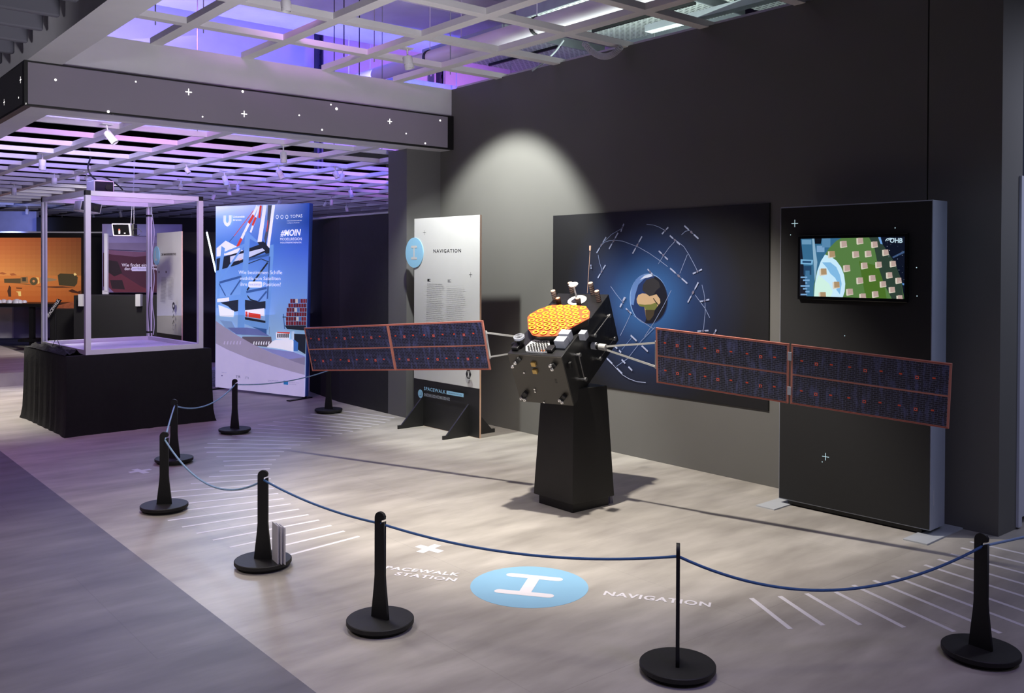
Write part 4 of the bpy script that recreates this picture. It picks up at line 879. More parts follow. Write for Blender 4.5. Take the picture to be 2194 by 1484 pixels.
# printed sky: a colour wash of the artwork itself
hm = bpy.data.materials.new('harbour_sky_print'); hm.use_nodes = True; nt = hm.node_tree; L = nt.links.new; pb = nt.nodes['Principled BSDF']
tc = nt.nodes.new('ShaderNodeTexCoord'); sx = nt.nodes.new('ShaderNodeSeparateXYZ'); L(tc.outputs['UV'], sx.inputs[0])
c1_ = nt.nodes.new('ShaderNodeValToRGB'); c2_ = nt.nodes.new('ShaderNodeValToRGB'); mx = nt.nodes.new('ShaderNodeMixRGB')
L(sx.outputs[1], c1_.inputs[0]); L(sx.outputs[1], c2_.inputs[0]); L(sx.outputs[0], mx.inputs[0]); L(c1_.outputs[0], mx.inputs[1]); L(c2_.outputs[0], mx.inputs[2])
for c_, st in ((c1_, ((.0, (176, 166, 206)), (.3, (150, 180, 212)), (.55, (112, 160, 210)), (.8, (84, 134, 200)), (.93, (140, 180, 228)), (1, (226, 240, 255)))), (c2_, ((.0, (176, 168, 196)), (.3, (134, 176, 204)), (.5, (110, 154, 212)), (.75, (60, 98, 190)), (.9, (22, 62, 152)), (1, (20, 66, 156))))):
    e = c_.color_ramp.elements; e[0].position = 0; e[0].color = (*lin(st[0][1]), 1); e[1].position = 1; e[1].color = (*lin(st[-1][1]), 1)
    for p_, cc in st[1:-1]: z = e.new(p_); z.color = (*lin(cc), 1)
L(mx.outputs[0], pb.inputs['Base Color']); L(mx.outputs[0], pb.inputs['Emission Color']); pb.inputs['Emission Strength'].default_value = .62; pb.inputs['Roughness'].default_value = .7
MB().face([p+hn*.0125 for p in P4], 0, [(0, 0), (1, 0), (1, 1), (0, 1)]).build('sky_print', hm, ban)
Hp = Print(hb0+hn*.013, hu, V(0, 0, 1), .0004); Hp.n = hn.copy()
ee = lambda a, b: None
Hp.clip = [(-1, 0, 0.002), (0, -1, -.03), (0, 1, cTL[1]), ((1), -(cTR[0]-hw)/(cTR[1]), hw)]
def a1_(x, y): return (440+x*.16173, 420+y*.16173)
def b1_(x, y): return (440+x*.16173, 640+y*.16173)
def I(*c): return mat('lit_print_%d_%d_%d' % c, c, .7, emit=.62, noise=.03)
steelb = I(104, 152, 204); steeld = I(52, 88, 140); dkk = I(26, 34, 44); wht = I(232, 234, 240); redp = I(206, 60, 44); lil = I(178, 168, 200); lil2 = I(152, 144, 168)
PL = lambda f, m, *p: Hp.poly([f(*q) for q in p], m)
LN = lambda f, m, w, *p: Hp.line([f(*q) for q in p], w, m)
# crane boom
LN(a1_, redp, .010, (640, 190), (380, 530)); LN(a1_, dkk, .006, (380, 530), (320, 600)); LN(a1_, wht, .04, (690, 130), (480, 560)); LN(a1_, redp, .042, (640, 250), (575, 360)); LN(a1_, redp, .042, (480, 560), (395, 730))
LN(a1_, wht, .03, (720, 130), (600, 480)); LN(a1_, redp, .036, (735, 125), (715, 290)); LN(a1_, redp, .034, (670, 280), (625, 390))
PL(a1_, wht, (770, 122), (812, 122), (745, 615), (690, 610)); PL(a1_, I(70, 76, 88), (830, 120), (880, 120), (850, 420), (800, 640), (780, 560), (820, 380)); PL(a1_, wht, (885, 120), (925, 120), (850, 690), (812, 690))
LN(a1_, redp, .012, (830, 320), (815, 470)); PL(a1_, dkk, (690, 610), (770, 600), (860, 700), (870, 790), (800, 760), (740, 680))
# machinery house and beams
PL(a1_, wht, (150, 690), (270, 590), (440, 680), (500, 720), (380, 770), (150, 800)); PL(a1_, dkk, (148, 830), (420, 750), (800, 610), (840, 720), (420, 910), (148, 990))
PL(a1_, I(196, 206, 220), (330, 800), (560, 740), (760, 690), (790, 720), (560, 820), (330, 880)); PL(a1_, I(220, 190, 180), (440, 830), (480, 815), (490, 840), (450, 855)); LN(a1_, steeld, .03, (575, 840), (850, 770)); LN(a1_, dkk, .01, (570, 895), (740, 830), (840, 870))
# legs and bracing
PL(a1_, steelb, (215, 660), (262, 690), (200, 1140), (185, 1480), (148, 1480), (165, 1140)); PL(a1_, steelb, (530, 480), (570, 465), (592, 560), (540, 1484), (455, 1484)); PL(a1_, steelb, (560, 470), (690, 590), (690, 620), (585, 560))
PL(a1_, steelb, (855, 650), (905, 640), (905, 780), (860, 1484), (805, 1484), (845, 900)); PL(a1_, steeld, (845, 800), (862, 800), (826, 1484), (808, 1484))
LN(a1_, steelb, .026, (255, 750), (530, 640)); LN(a1_, steelb, .03, (515, 640), (190, 1130)); LN(a1_, steeld, .028, (190, 1145), (480, 1065)); LN(a1_, steeld, .022, (475, 1100), (335, 1310)); LN(a1_, steeld, .018, (185, 1160), (270, 1320)); LN(a1_, dkk, .024, (828, 880), (555, 1245)); LN(a1_, steeld, .03, (545, 1270), (815, 1215)); LN(a1_, dkk, .018, (545, 1300), (600, 1370), (700, 1400)); LN(a1_, steeld, .024, (700, 1400), (815, 1260))
PL(a1_, steelb, (148, 1350), (200, 1340), (560, 1290), (560, 1370), (150, 1430)); PL(a1_, wht, (160, 1360), (318, 1340), (318, 1390), (160, 1405))
PL(b1_, dkk, (200, 50), (440, 10), (440, 160), (380, 170), (300, 95)); PL(b1_, dkk, (525, 10), (700, 40), (800, 30), (800, 130), (530, 150)); PL(b1_, steelb, (440, 0), (530, 0), (520, 380), (430, 380)); PL(b1_, steelb, (805, 0), (862, 0), (838, 410), (790, 410)); 
PL(b1_, wht, (530, 150), (785, 125), (785, 230), (530, 200)); PL(b1_, redp, (575, 178), (735, 205), (735, 262), (575, 240)); PL(b1_, redp, (535, 165), (562, 170), (562, 240), (535, 232)); PL(b1_, dkk, (525, 240), (800, 290), (800, 320), (530, 275)); PL(b1_, steelb, (520, 280), (810, 320), (815, 410), (620, 370), (525, 330))
PL(b1_, steeld, (620, 370), (815, 400), (815, 470), (760, 460), (690, 400))
# ship stack
cols = [(104, 30, 38), (90, 26, 34), (120, 36, 44), (84, 30, 44), (190, 180, 170), (70, 96, 150)]
for r in range(6):
    x0 = (1130, 1105, 1085, 1080, 1075, 1075)[r]
    for c_ in range(9):
        xx = x0+c_*34
        if xx > 1350: break
        k_ = cols[(0, 1, 2, 3, 0, 1, 4, 0, 2, 5, 1, 3, 0)[(r*5+c_*3) % 13]]; y = r*59+0
        PL(b1_, I(*k_), (xx, y+2), (xx+30, y+2), (xx+30, y+54), (xx, y+54))
PL(b1_, dkk, (1060, 352), (1380, 352), (1380, 420), (1090, 400)); LN(b1_, steeld, .014, (1040, 200), (1060, 400)); LN(b1_, dkk, .01, (1030, 240), (1080, 240))
LN(b1_, I(90, 100, 116), .005, (858, 370), (855, 470)); PL(b1_, dkk, (1180, 460), (1380, 470), (1380, 760), (1180, 640)); PL(b1_, I(92, 86, 96), (500, 500), (880, 500), (900, 640), (640, 620), (480, 560)); PL(b1_, I(120, 150, 190), (200, 280), (360, 300), (420, 420), (700, 470), (500, 480), (300, 420))
PL(b1_, I(96, 108, 160), (300, 380), (420, 470), (860, 490), (700, 400), (560, 380)); PL(b1_, wht, (180, 80), (390, 160), (380, 240), (200, 230))
for k in range(7): PL(b1_, wht, (640+k*33, 600), (650+k*33, 565), (662+k*33, 560), (655+k*33, 610))
# tug boat
PL(b1_, wht, (900, 560), (950, 540), (1160, 540), (1180, 560), (1175, 700), (1000, 660), (820, 640)); PL(b1_, wht, (945, 445), (1125, 455), (1120, 540), (950, 530)); PL(b1_, redp, (960, 435), (1130, 440), (1125, 460), (960, 450)); 
for k in range(6): PL(b1_, dkk, (962+k*27, 460), (980+k*27, 460), (978+k*27, 515), (962+k*27, 510))
PL(b1_, I(60, 110, 180), (1178, 530), (1240, 580), (1235, 690), (1178, 690)); PL(b1_, I(128, 132, 186), (740, 645), (1170, 700), (1330, 760), (1330, 775), (1120, 800), (950, 740)); LN(b1_, wht, .008, (1160, 430), (1160, 640)); LN(b1_, wht, .008, (1182, 430), (1182, 540))
# pale waves and the white foot
PL(b1_, lil2, (148, 290), (260, 370), (430, 480), (640, 600), (900, 720), (1150, 810), (1345, 880), (1345, 1010), (1150, 960), (900, 890), (560, 780), (300, 670), (148, 590))
PL(b1_, I(128, 122, 150), (1110, 800), (1335, 770), (1340, 880), (1200, 835)); PL(b1_, I(150, 150, 180), (750, 640), (950, 740), (1120, 800), (900, 715))
PL(b1_, I(186, 178, 214), (148, 590), (300, 670), (560, 780), (900, 890), (1150, 960), (1345, 1010), (1345, 1320), (148, 1200))
for k in range(6): PL(b1_, lil, (250+k*42, 600), (262+k*42, 560), (276+k*42, 555), (268+k*42, 605))
# banner lettering
wl = I(236, 240, 250)
def T(s, f, p0, p1, ytop, m, **k):
    a = Hp.uv(*f(*p0)); b = Hp.uv(*f(*p1)); h = abs(Hp.uv(*f(p0[0], ytop))[1]-a[1]); Hp.uvtext(s, a, b, h, m, **k)
for d_ in (0, 22, 42): Hp.line([a1_(255+d_*.55, 258), a1_(255+d_*.55, 335), a1_(272+d_*.4, 375-d_*.45), a1_(303, 398-d_*.75), a1_(334-d_*.4, 375-d_*.45), a1_(352-d_*.55, 335), a1_(352-d_*.55, 254)], .014, wl)
T('Universit\u00e4t', a1_, (380, 290), (535, 286), 262, wl, bold=.02); T('Bremen', a1_, (380, 328), (492, 326), 304, wl, bold=.02)
for cx in (965, 1028, 1093):
    a = Hp.uv(*a1_(cx, 276)); rr = .024; pts_ = [(a[0]+rr*.95*math.cos(math.radians(30+60*k)), a[1]+rr*math.sin(math.radians(30+60*k))) for k in range(7)]; Hp.uvline(pts_, .007, wl)
T('TOPAS', a1_, (1138, 292), (1298, 282), 250, wl, space=1.05)
T('Industriemathematik f\u00fcr', a1_, (1096, 334), (1292, 328), 320, wl); T('intelligente Systeme', a1_, (1096, 365), (1260, 360), 350, wl)
T('#MOIN', a1_, (1010, 540), (1282, 530), 448, wl, bold=.03, shear=.25); T('MODELLREGION', a1_, (1006, 588), (1290, 584), 552, wl); T('INDUSTRIEMATHEMATIK', a1_, (1008, 626), (1290, 624), 606, wl)
T('Wie bestimmen Schiffe', a1_, (455, 1032), (1032, 1034), 985, wl); T('mithilfe von Satelliten', a1_, (478, 1112), (1010, 1114), 1065, wl)
T('ihre', a1_, (482, 1190), (568, 1190), 1142, wl); T('Position?', a1_, (785, 1192), (1015, 1194), 1142, wl)
PL(a1_, wl, (598, 1130), (755, 1130), (768, 1150), (768, 1192), (755, 1210), (598, 1210), (585, 1192), (585, 1150)); T('exakte', a1_, (598, 1186), (752, 1188), 1146, I(150, 160, 190))
sm_ = I(90, 86, 108)
T('T!R', b1_, (420, 1046), (482, 1048), 1012, sm_, bold=.02); T('m', b1_, (545, 1058), (590, 1060), 1026, I(140, 136, 160)); T('Gef\u00f6rdert durch', b1_, (232, 976), (295, 980), 968, sm_)
Hp.poly([b1_(*p) for p in ((230, 1005), (243, 1005), (243, 1022), (230, 1022))], I(60, 50, 100)); Hp.poly([b1_(*p) for p in ((1052, 1080), (1112, 1085), (1112, 1136), (1052, 1130))], I(40, 110, 170))
T('Freie Hansestadt', b1_, (845, 1080), (985, 1088), 1070, sm_); T('Bremen', b1_, (845, 1098), (900, 1102), 1090, sm_); T('Europ\u00e4ische Union', b1_, (1125, 1110), (1260, 1118), 1100, sm_); T('Entwicklung', b1_, (1125, 1132), (1220, 1138), 1122, sm_)
Hp.build('harbour_print', ban)
for f in (.03, hw-.05):
    a = hb0+hu*f; MB().obox(a-hu*.03-hn*.13, hu*.06, hn*.36, V(0, 0, .012)).build('foot_bar', edge_m, ban); MB().obox(a-hu*.02-hn*.045, hu*.04, hn*.03, V(0, 0, .06)).build('foot_post', edge_m, ban)
# ================================================================== BLACK PARTITIONS BEHIND THE COLUMN
pz_ = over(830, 457, *fl(830, 886)[:2])
part_m = mat('black_partition_fabric', (25, 25, 29), .7, noise=.2, scale=20)
a = fl(830, 886); b = fl(725, 861); struct(MB().box((5.25, a.y-.0, 0), (5.31, b.y, pz_)).build('wall_partition', part_m))
c_ = fl(662, 846); struct(MB().prism([V(5.25, b.y+.002, 0), V(5.25+.02, b.y+.002, 0), V(c_.x+.20, c_.y+.3, 0), V(c_.x+.16, c_.y+.3, 0)], V(0, 0, pz_)).build('wall_partition', mat('black_curtain_cloth', (16, 16, 18), .9)))
tr_ = MB().box((5.24, a.y, pz_), (5.32, c_.y+.5, pz_+.02)).build('trim_1', greyp); struct(tr_)
# ================================================================== FAR HALL
def vb(px0, y0, px1, y1, d, t, m, name, parent=None, mb=None, dz=0.0, build=True):
    """upright board facing the visitor: photo columns px0..px1, rows y0 (top)..y1 (bottom) at distance d"""
    ym = y0 if y1 > 9000 else (y0+y1)/2; a = dp(px0, ym, d); b = dp(px1, ym, d); zt_ = dp((px0+px1)/2, y0, d).z; zb_ = dp((px0+px1)/2, y1, d).z
    a.z = b.z = zb_ if y1 < 9000 else dz; h = zt_-a.z
    mb = mb or MB(); mb.obox(a, b-a, vf*t, V(0, 0, h))
    return mb.build(name, m, parent) if build else mb
struct(MB().box((-1.5, 13.35, 0), (3.3, 28, .172)).build('floor', floor_light))
struct(vb(78, 466, 640, 9999, 19, .1, matblack, 'wall_far', dz=0)); struct(vb(-260, 452, 78, 9999, 19.4, .1, mat('pale_blue_wall', (176, 178, 206), .8), 'wall_far_left', dz=0))
struct(vb(384, 497, 520, 9999, 14.9, .06, mat('black_gloss_panel', (18, 18, 22), .25), 'wall_divider', dz=0))
struct(vb(-120, 496, 418, 499, 18.4, .03, white_m, 'trim_2'))
# big mars screen
ms = thing('large_screen', tuple(dp(60, 658, 17.5)), 'large screen showing an orange desert base with round habitats, far left', 'screen')
vb(-110, 499, 181, 657.4, 17.5, .06, edge_m, 'bezel', ms)
mo = dp(0, 655, 17.46); Mp = Print(mo, vr, V(0, 0, 1), .002); Mp.n = -vf.copy()
def M_(k, c): return glow(c, k)
def mp_(*p, c=(230, 130, 60), k=.85): Mp.poly(p, M_(k, c))
MX = 173.5
def band(y0, y1, c0, c1, n=8):
    for i in range(n):
        t = i/(n-1); cc = tuple(int(a+(b-a)*t) for a, b in zip(c0, c1)); xs = [-110+(MX+110)*j/26 for j in range(27)]
        for j in range(26):
            k_ = 1-.42*(max(0, j/25-.25)/.75)**1.3*(1 if y0 < 590 else .5); mp_((xs[j], y0+(y1-y0)*i/n), (xs[j+1]+.4, y0+(y1-y0)*i/n), (xs[j+1]+.4, y0+(y1-y0)*(i+1)/n+.4), (xs[j], y0+(y1-y0)*(i+1)/n+.4), c=tuple(int(v*k_) for v in cc)); Mp.k = 0
band(509, 590, (208, 110, 64), (250, 160, 88), 9); band(590, 655, (232, 138, 72), (200, 100, 48), 6); Mp.k = 1
br_ = (96, 78, 54)
def m8(x, y): return (x*.13477, 580+y*.13477)
def mpl(c, *p): Mp.poly([m8(*q) for q in p], M_(.85, c))
mpl((180, 100, 60), (0, 30), (40, 20), (110, 45), (60, 60), (0, 50)); mpl((180, 100, 60), (150, 45), (220, 35), (270, 70), (180, 75))
mpl(br_, (65, 125), (330, 120), (330, 195), (70, 190)); mpl((150, 110, 70), (330, 100), (440, 92), (450, 190), (330, 190)); mpl((70, 64, 54), (355, 105), (415, 105), (415, 165), (355, 165)); mpl((110, 86, 56), (180, 195), (560, 230), (420, 205))
q = Mp.uv(*m8(538, 165)); Mp.uvdisc(q, .075, M_(.85, (92, 80, 56)), 24); Mp.uvdisc(q, .024, M_(.85, (214, 140, 90)), 16); mpl((240, 190, 110), (575, 95), (620, 110), (630, 190), (600, 215), (610, 150))
mpl((150, 120, 90), (640, 95), (900, 130), (900, 150), (640, 190)); mpl((70, 60, 42), (920, 70), (960, 40), (1190, 50), (1240, 100), (1230, 200), (1190, 250), (940, 230)); mpl((240, 200, 130), (1170, 50), (1195, 30), (1225, 60), (1190, 80)); mpl((84, 50, 36), (560, 250), (1000, 245), (1200, 265), (900, 272))
mpl((80, 52, 40), (120, 320), (150, 230), (180, 260), (182, 410), (140, 410)); mpl((240, 200, 120), (255, 330), (335, 325), (340, 400), (300, 400), (290, 345)); mpl((84, 52, 36), (260, 265), (360, 270), (350, 285), (265, 280)); mpl((70, 38, 28), (1085, 320), (1150, 290), (1240, 330), (1290, 310), (1290, 370), (1150, 345))
Mp.build('screen_picture', ms)
tb = thing('exhibit_table', tuple(fl(70, 757, .172)), 'black topped exhibit table with one black column leg, far left', 'table')
vb(-110, 650, 176, 657.5, 16.7, .7, edge_m, 'table_top', tb); vb(62, 657, 71.5, 754, 16.75, .08, edge_m, 'leg', tb); q = dp(67, 754, 16.75); q.z = .172; MB().obox(q-vr*.22-vf*.05, vr*.36, vf*.4, V(0, 0, .05)).build('foot', edge_m, tb)
tb['label'] = 'black topped exhibit table with white models, before the orange screen'
tag(vb(-110, 657.5, 26, 9999, 17.55, .5, mat('light_grey_cabinet', (176, 176, 184), .6), 'base_cabinet', dz=.172), 'light grey base cabinet below the orange screen', 'cabinet')
tag(vb(26.5, 657.5, 104, 9999, 17.6, .5, mat('lavender_grey_cabinet', (112, 110, 146), .6), 'base_cabinet', dz=.172), 'lavender grey base cabinet behind the black table leg', 'cabinet')
for i, (px, py, r) in enumerate(((-2, 645, .05), (8, 646, .055), (20, 641, .05), (31, 640, .05), (42, 640, .05), (52, 645, .045), (36, 646, .075))):
    q = dp(px, 650.3, 16.75+.15*(i % 2)+.12); o = MB().lathe([(r, 0), (r, r*.9), (r*.85, r*1.25), (r*.4, r*1.5)] if i < 6 else [(r, 0), (r*.95, r*.5), (r*.7, r*.95), (r*.3, r*1.15)], q, 18).build('habitat_model', whitep, smooth=True)
    tag(o, 'small white round habitat model standing on the black exhibit table' if i < 6 else 'wider white domed habitat model at the front of the exhibit table', 'model', 'habitat models on the table')
tag(MB().prism([dp(*p, 16.66) for p in ((112, 660), (118, 655), (167, 644), (166, 664), (157, 672), (157, 697), (140, 680), (122, 661))], vf*.02).build('terrain_cloth', mat('orange_terrain_cloth', (168, 92, 56), .9, noise=.3, scale=12)), 'orange crumpled terrain cloth hanging off the right end of the exhibit table', 'cloth')
sg = thing('slanted_sign', tuple(dp(112, 690, 15.9)), 'slanted black sign with white letters beside the left frame post', 'sign')
MB().prism([dp(*p, 15.9) for p in ((96, 690), (122, 640), (131.5, 642.5), (106, 682))], vf*.02).build('sign_board', edge_m, sg)
Gp = Print(dp(110, 670, 15.88), vr, V(0, 0, 1), .001); Gp.n = -vf.copy()
a = Gp.uv(104.5, 680); b = Gp.uv(129, 643.5); Gp.uvtext('SPACEWALK', a, b, .055, panel_w, bold=.03); Gp.build('sign_lettering', sg)
MB().cyl(dp(119, 672, 15.93), V(dp(119, 672, 15.93).x, dp(119, 672, 15.93).y, .0), .012).build('sign_post', edge_m, sg)
# black counter with two white lamp boxes
ct = tag(vb(158, 633, 336, 9999, 15.6, .6, matblack, 'display_counter', dz=0), 'long black display counter behind the aluminium frame', 'counter')
tag(vb(106, 662, 158, 9999, 16.2, .3, matblack, 'side_counter', dz=0), 'lower black counter left of the long one, seen through the frame', 'counter')
for i, (x0, x1) in enumerate(((167.5, 177), (290, 300.5))):
    sp_ = thing('wall_speaker', tuple(dp(x0, 656, 15.5)), ('white box on the left front edge of the black counter', 'white box at the right front edge of the black counter')[i], 'box', 'white boxes on the counter')
    vb(x0, 630, x1, 656, 15.5, .09, panel_w, 'housing', sp_); vb(x1, 630, x1+2, 655.5, 15.54, .06, greyp, 'side_cover', sp_)
# mars banner
mbn = thing('fabric_banner', tuple(dp(300, 627, 16.9)), 'wide fabric banner of a dark red desert with white lettering, seen through the frame', 'banner')
vb(219, 480, 388, 627, 16.9, .06, mat('lavender_fabric', (122, 112, 160), .8, emit=.12), 'fabric_face', mbn)
Bp = Print(dp(219, 627, 16.86), vr, V(0, 0, 1), .001); Bp.n = -vf.copy()
def BL(c, *p): Bp.poly(p, mat('banner_ink_%d_%d_%d' % c, c, .8, emit=.12, noise=.1, scale=3))
BL((120, 116, 164), (229, 505), (387.5, 505), (387.5, 480.5), (229, 480.5)); BL((108, 96, 132), (229, 534), (387.5, 540), (387.5, 520), (229, 520)); BL((100, 66, 96), (229, 535), (300, 540), (387.5, 534), (387.5, 552), (229, 552))
BL((62, 26, 48), (221, 541), (240, 545), (290, 550), (387.5, 541), (387.5, 626), (221, 626)); BL((88, 36, 54), (228, 565), (262, 588), (300, 612), (330, 626), (240, 626), (228, 605)); BL((30, 16, 28), (228, 556), (252, 560), (262, 585), (245, 592), (228, 580)); BL((34, 18, 30), (236, 600), (262, 600), (268, 620), (240, 618)); BL((110, 92, 140), (219.5, 614), (230, 612), (244, 626), (219.5, 626))
wb = mat('banner_white', (220, 214, 236), .7, emit=.2)
def BT(s, x0, x1, y0, y1, m=wb, **k):
    a = Bp.uv(x0, y1); b = Bp.uv(x1, y1); Bp.uvtext(s, a, b, abs(Bp.uv(x0, y0)[1]-a[1]), m, **k)
BT('Wie findet eine Sonde', 261, 344, 564, 571); BT('den', 267, 279, 572, 578.5); BT('Weg?', 318, 342, 572, 579)
BL((198, 190, 232), (283, 571.5), (315, 571.5), (317, 575), (315, 580.5), (283, 580.5), (281, 576)); BT('perfekten', 284, 314, 572.5, 579, mat('banner_lilac', (120, 110, 170), .7))
Bp.build('banner_print', mbn)
vb(223, 500, 230, 623, 16.7, .05, alu, 'frame_bar', mbn); vb(219, 622, 231, 630, 16.72, .05, alu, 'frame_foot', mbn)
# white L panel
LA = dp(336, 620, 13.75); LB = dp(388.5, 620, 12.9); LA.z = LB.z = 0
lpn, u, n, wd = sign_board(LA, LB, 2.07, 'information_panel', 'tall white panel with letter L disc seen through the aluminium frame')
MB().obox(LA-n*.02, u*wd, n*.018, V(0, 0, 2.07)).build('board', ply, lpn)
lz = over(336, 712, LA.x, LA.y); lz2 = over(388, 719, LB.x, LB.y)
MB().prism([LA-n*.002, LB-n*.002, LB-n*.002+V(0, 0, lz2), LA-n*.002+V(0, 0, lz)], n*.002).build('lower_face', panel_k, lpn); MB().prism([LA-n*.002+V(0, 0, lz+.001), LB-n*.002+V(0, 0, lz2+.001), LB-n*.002+V(0, 0, 2.07), LA-n*.002+V(0, 0, 2.07)], n*.002).build('upper_face', panel_w, lpn)
Lp = Print(LA+n*.001, u, V(0, 0, 1), .001); Lp.n = n.copy()
def LT(s, x0, x1, y0, y1, m, **k):
    a = Lp.uv(x0, y1); b = Lp.uv(x1, y1); Lp.uvtext(s, a, (b[0], a[1]), abs(Lp.uv(x0, y0)[1]-a[1]), m, **k)
LT('DIE MARSPERSPEKTIVE', 346, 377, 542.5, 547.5, kblack, bold=.02)
body_text(Lp, 346, 358, 595, 646, 18, lambda x, y: (x, y), kgrey, .006); body_text(Lp, 362, 375, 595, 636, 15, lambda x, y: (x, y), tgrey, .006)
for x in (347.5, 363): Lp.rect(x, 582.5, .05, .03, kblack)
for y, k in ((655, 0), (665, 1), (677, 1), (690, 1), (701, 2)):
    if k == 0: Lp.disc(379, y, .055, kblack, 16); Lp.disc(379, y, .022, panel_w, 12)
    elif k == 1: Lp.line([(377.5, y+4), (379, y-4), (380.5, y+2)], .02, kblack)
    else: Lp.ring(379, y, .035, .008, kgrey)
Lp.build('panel_print', lpn)
cc = Lp.uv(336.5, 547.5); cpt = LA+u*cc[0]+V(0, 0, cc[1]); ds = MB().lathe([(.142, 0), (.142, .01)], cpt+n*.004, 36, axis=n).build('letter_disc', sky_b, lpn)
Dp = Print(cpt+n*.016, u, V(0, 0, 1), .001); Dp.n = n.copy(); Dp.uvline([(-.03, .075), (-.03, -.05)], .03, panel_w); Dp.uvline([(-.045, -.06), (.05, -.06)], .03, panel_w); Dp.build('disc_letter', ds)
# neon tube, rock block
a = dp(443, 497, 12.6); b = dp(462.5, 583, 12.6); nt_ = thing('light_tube', tuple(b), 'slanting white glowing light tube left of the harbour banner', 'light')
MB().cyl(a, b, .011, n=12).build('glowing_tube', glow((214, 240, 255), 5.0), nt_); MB().cyl(a-(b-a).normalized()*.03, a, .014, n=12).build('end_cap', edge_m, nt_); MB().cyl(b, V(b.x, b.y, 0)+(b-a)*.3, .008, n=8).build('stand_rod', edge_m, nt_)
q0_ = fl(437, 829); q1_ = fl(470, 829); rk = MB()
tag(MB().obox(q0_, q1_-q0_, vf*.5, V(0, 0, .22)).build('speckled_plinth', mat('speckled_granite_print', (120, 124, 146), .8, noise=.6, scale=60)), 'low grey speckled block on the floor between crate and harbour banner', 'block')
# ================================================================== CEILING SPOTLIGHTS
canw = mat('white_lamp_housing', (222, 220, 224), .5, noise=.02)
def spot(top, bot, w, zt, lb, grp=None, zc=None):
    T_ = fl(top[0], top[1], zt-.07); d = (T_-EYEP).dot(FW); r = w*d/FPX/2; B_ = dp(bot[0], bot[1], d)
    ax = (B_-T_).normalized(); o = thing('ceiling_spotlight', (T_.x, T_.y, zt), lb, 'spotlight', grp)
    MB().box((T_.x-.045, T_.y-.045, zt-.008), (T_.x+.045, T_.y+.045, zt)).build('mount_plate', canw, o)
    MB().cyl((T_.x, T_.y, zt), T_+ax*.03, .007, n=8).build('stem', canw, o)
    L_ = (B_-T_).length; c_ = MB().lathe([(r*.9, 0), (r, .006), (r, L_*.62), (r*.93, L_*.63), (r*.93, L_*.67), (r, L_*.68), (r, L_), (r*.86, L_), (r*.82, L_-.02)], T_, 20, axis=ax).build('housing', canw, o, smooth=True)
    MB().lathe([(r*.8, L_-.018), (r*.8, L_-.016)], T_, 16, axis=ax).build('lens_opening', edge_m, c_)
    return o
spot((872, 121), (878, 147), 21, 3.45, 'white spotlight hanging from the upper lattice near the dark wall')
spot((612, 2), (614, 25), 22, 3.45, 'white spotlight at the top edge of the picture under the upper lattice')
FS = [((228, 283), (247, 306), 16, 'tilted pink lit spotlight above the left side of the aluminium frame'), ((91, 342), (91, 364), 14, 'spotlight with a bright ring hanging left of the aluminium frame'), ((607, 326), (608, 348), 14, 'largest upright spotlight right above the harbour banner'), ((596, 364), (606, 383), 12, 'tilted spotlight below the largest one over the harbour banner'),
      ((480, 377), (486, 397), 11, 'tilted spotlight over the left half of the harbour banner'), ((491, 400), (491, 418), 9, 'upright spotlight just above the left corner of the harbour banner'), ((509, 396), (509, 409), 8, None), ((459, 416), (455, 427), 8, 'tilted spotlight just left above the harbour banner'), ((717, 368), (724, 381), 12, 'left one of the pair of spotlights near the column, its dark opening facing us'), ((734, 372), (732, 389), 10, 'right one of the pair of spotlights near the column'),
      ((750, 408), (754, 423), 9, 'tilted spotlight below the pair, near the column'), ((742, 441), (744, 453), 7, 'low pink lit spotlight just left of the column'), ((30, 402), (30, 418), 10, 'upright spotlight far left above the orange screen'), ((116.5, 381), (116, 395), 11, 'upright spotlight left of the frame top'), ((167, 377), (165, 389), 10, 'left one of two spotlights just above the frame corner'), ((184, 379), (191, 388), 9, 'right tilted one of two spotlights just above the frame corner'),
      ((388, 394), (386, 406), 9, 'spotlight above the right half of the aluminium frame'), ((398, 360), (405, 371), 10, 'tilted spotlight with bright edge high above the right half of the frame'), ((58, 448), (58, 459), 7, None), ((164, 429), (164, 440), 8, None), ((133, 466), (133, 473), 6, None), ((201, 462), (200, 471), 6, None), ((257, 454), (260, 465), 6, None), ((410, 464), (410, 474), 6, None), ((601, 430), (597, 438), 8, None), ((699, 434), (695, 442), 7, None), ((710, 428), (710, 440), 7, None)]
for t_, b_, w_, lb in FS: spot(t_, b_, w_, 2.82, lb or 'small white spotlight far back under the lattice ceiling', 'spotlights of the far hall')
# ================================================================== THINGS ABOVE THE LATTICE
yb = fl(575, 54, 4.5).y
struct(MB().box((1.9, yb-1.9, 4.5), (9, yb, 5.3)).box((1.9, yb-6, 4.75), (9, yb-1.9, 5.3)).build('ceiling', plen_w))
pipe_m = mat('white_pipe_insulation', (206, 198, 206), .4, noise=.02)
pp_ = thing('round_duct', (5.78, 8.0, 3.8), 'long white round duct above the upper lattice, lit violet', 'pipe')
MB().cyl((5.78, 4.2, 3.9), (5.78, 11.5, 3.9), .082, n=24).build('duct', pipe_m, pp_, smooth=True); MB().cyl((5.90, 4.2, 3.80), (5.90, 11.5, 3.80), .018).build('thin_pipe', edge_m, pp_)
for y in (6.6, 8.4, 10.2): MB().lathe([(.092, -.02), (.092, .02)], (5.78, y, 3.9), 24, axis=(0, 1, 0)).build('clamp', edge_m, pp_); MB().cyl((5.78, y, 3.98), (5.78, y, 5.3), .006, n=6).build('hanger_rod', alu, pp_)
pm_ = bpy.data.materials.new('perforated_white_sheet'); pm_.use_nodes = True; nt = pm_.node_tree; pb = nt.nodes['Principled BSDF']; tc = nt.nodes.new('ShaderNodeTexCoord'); bk = nt.nodes.new('ShaderNodeTexBrick')
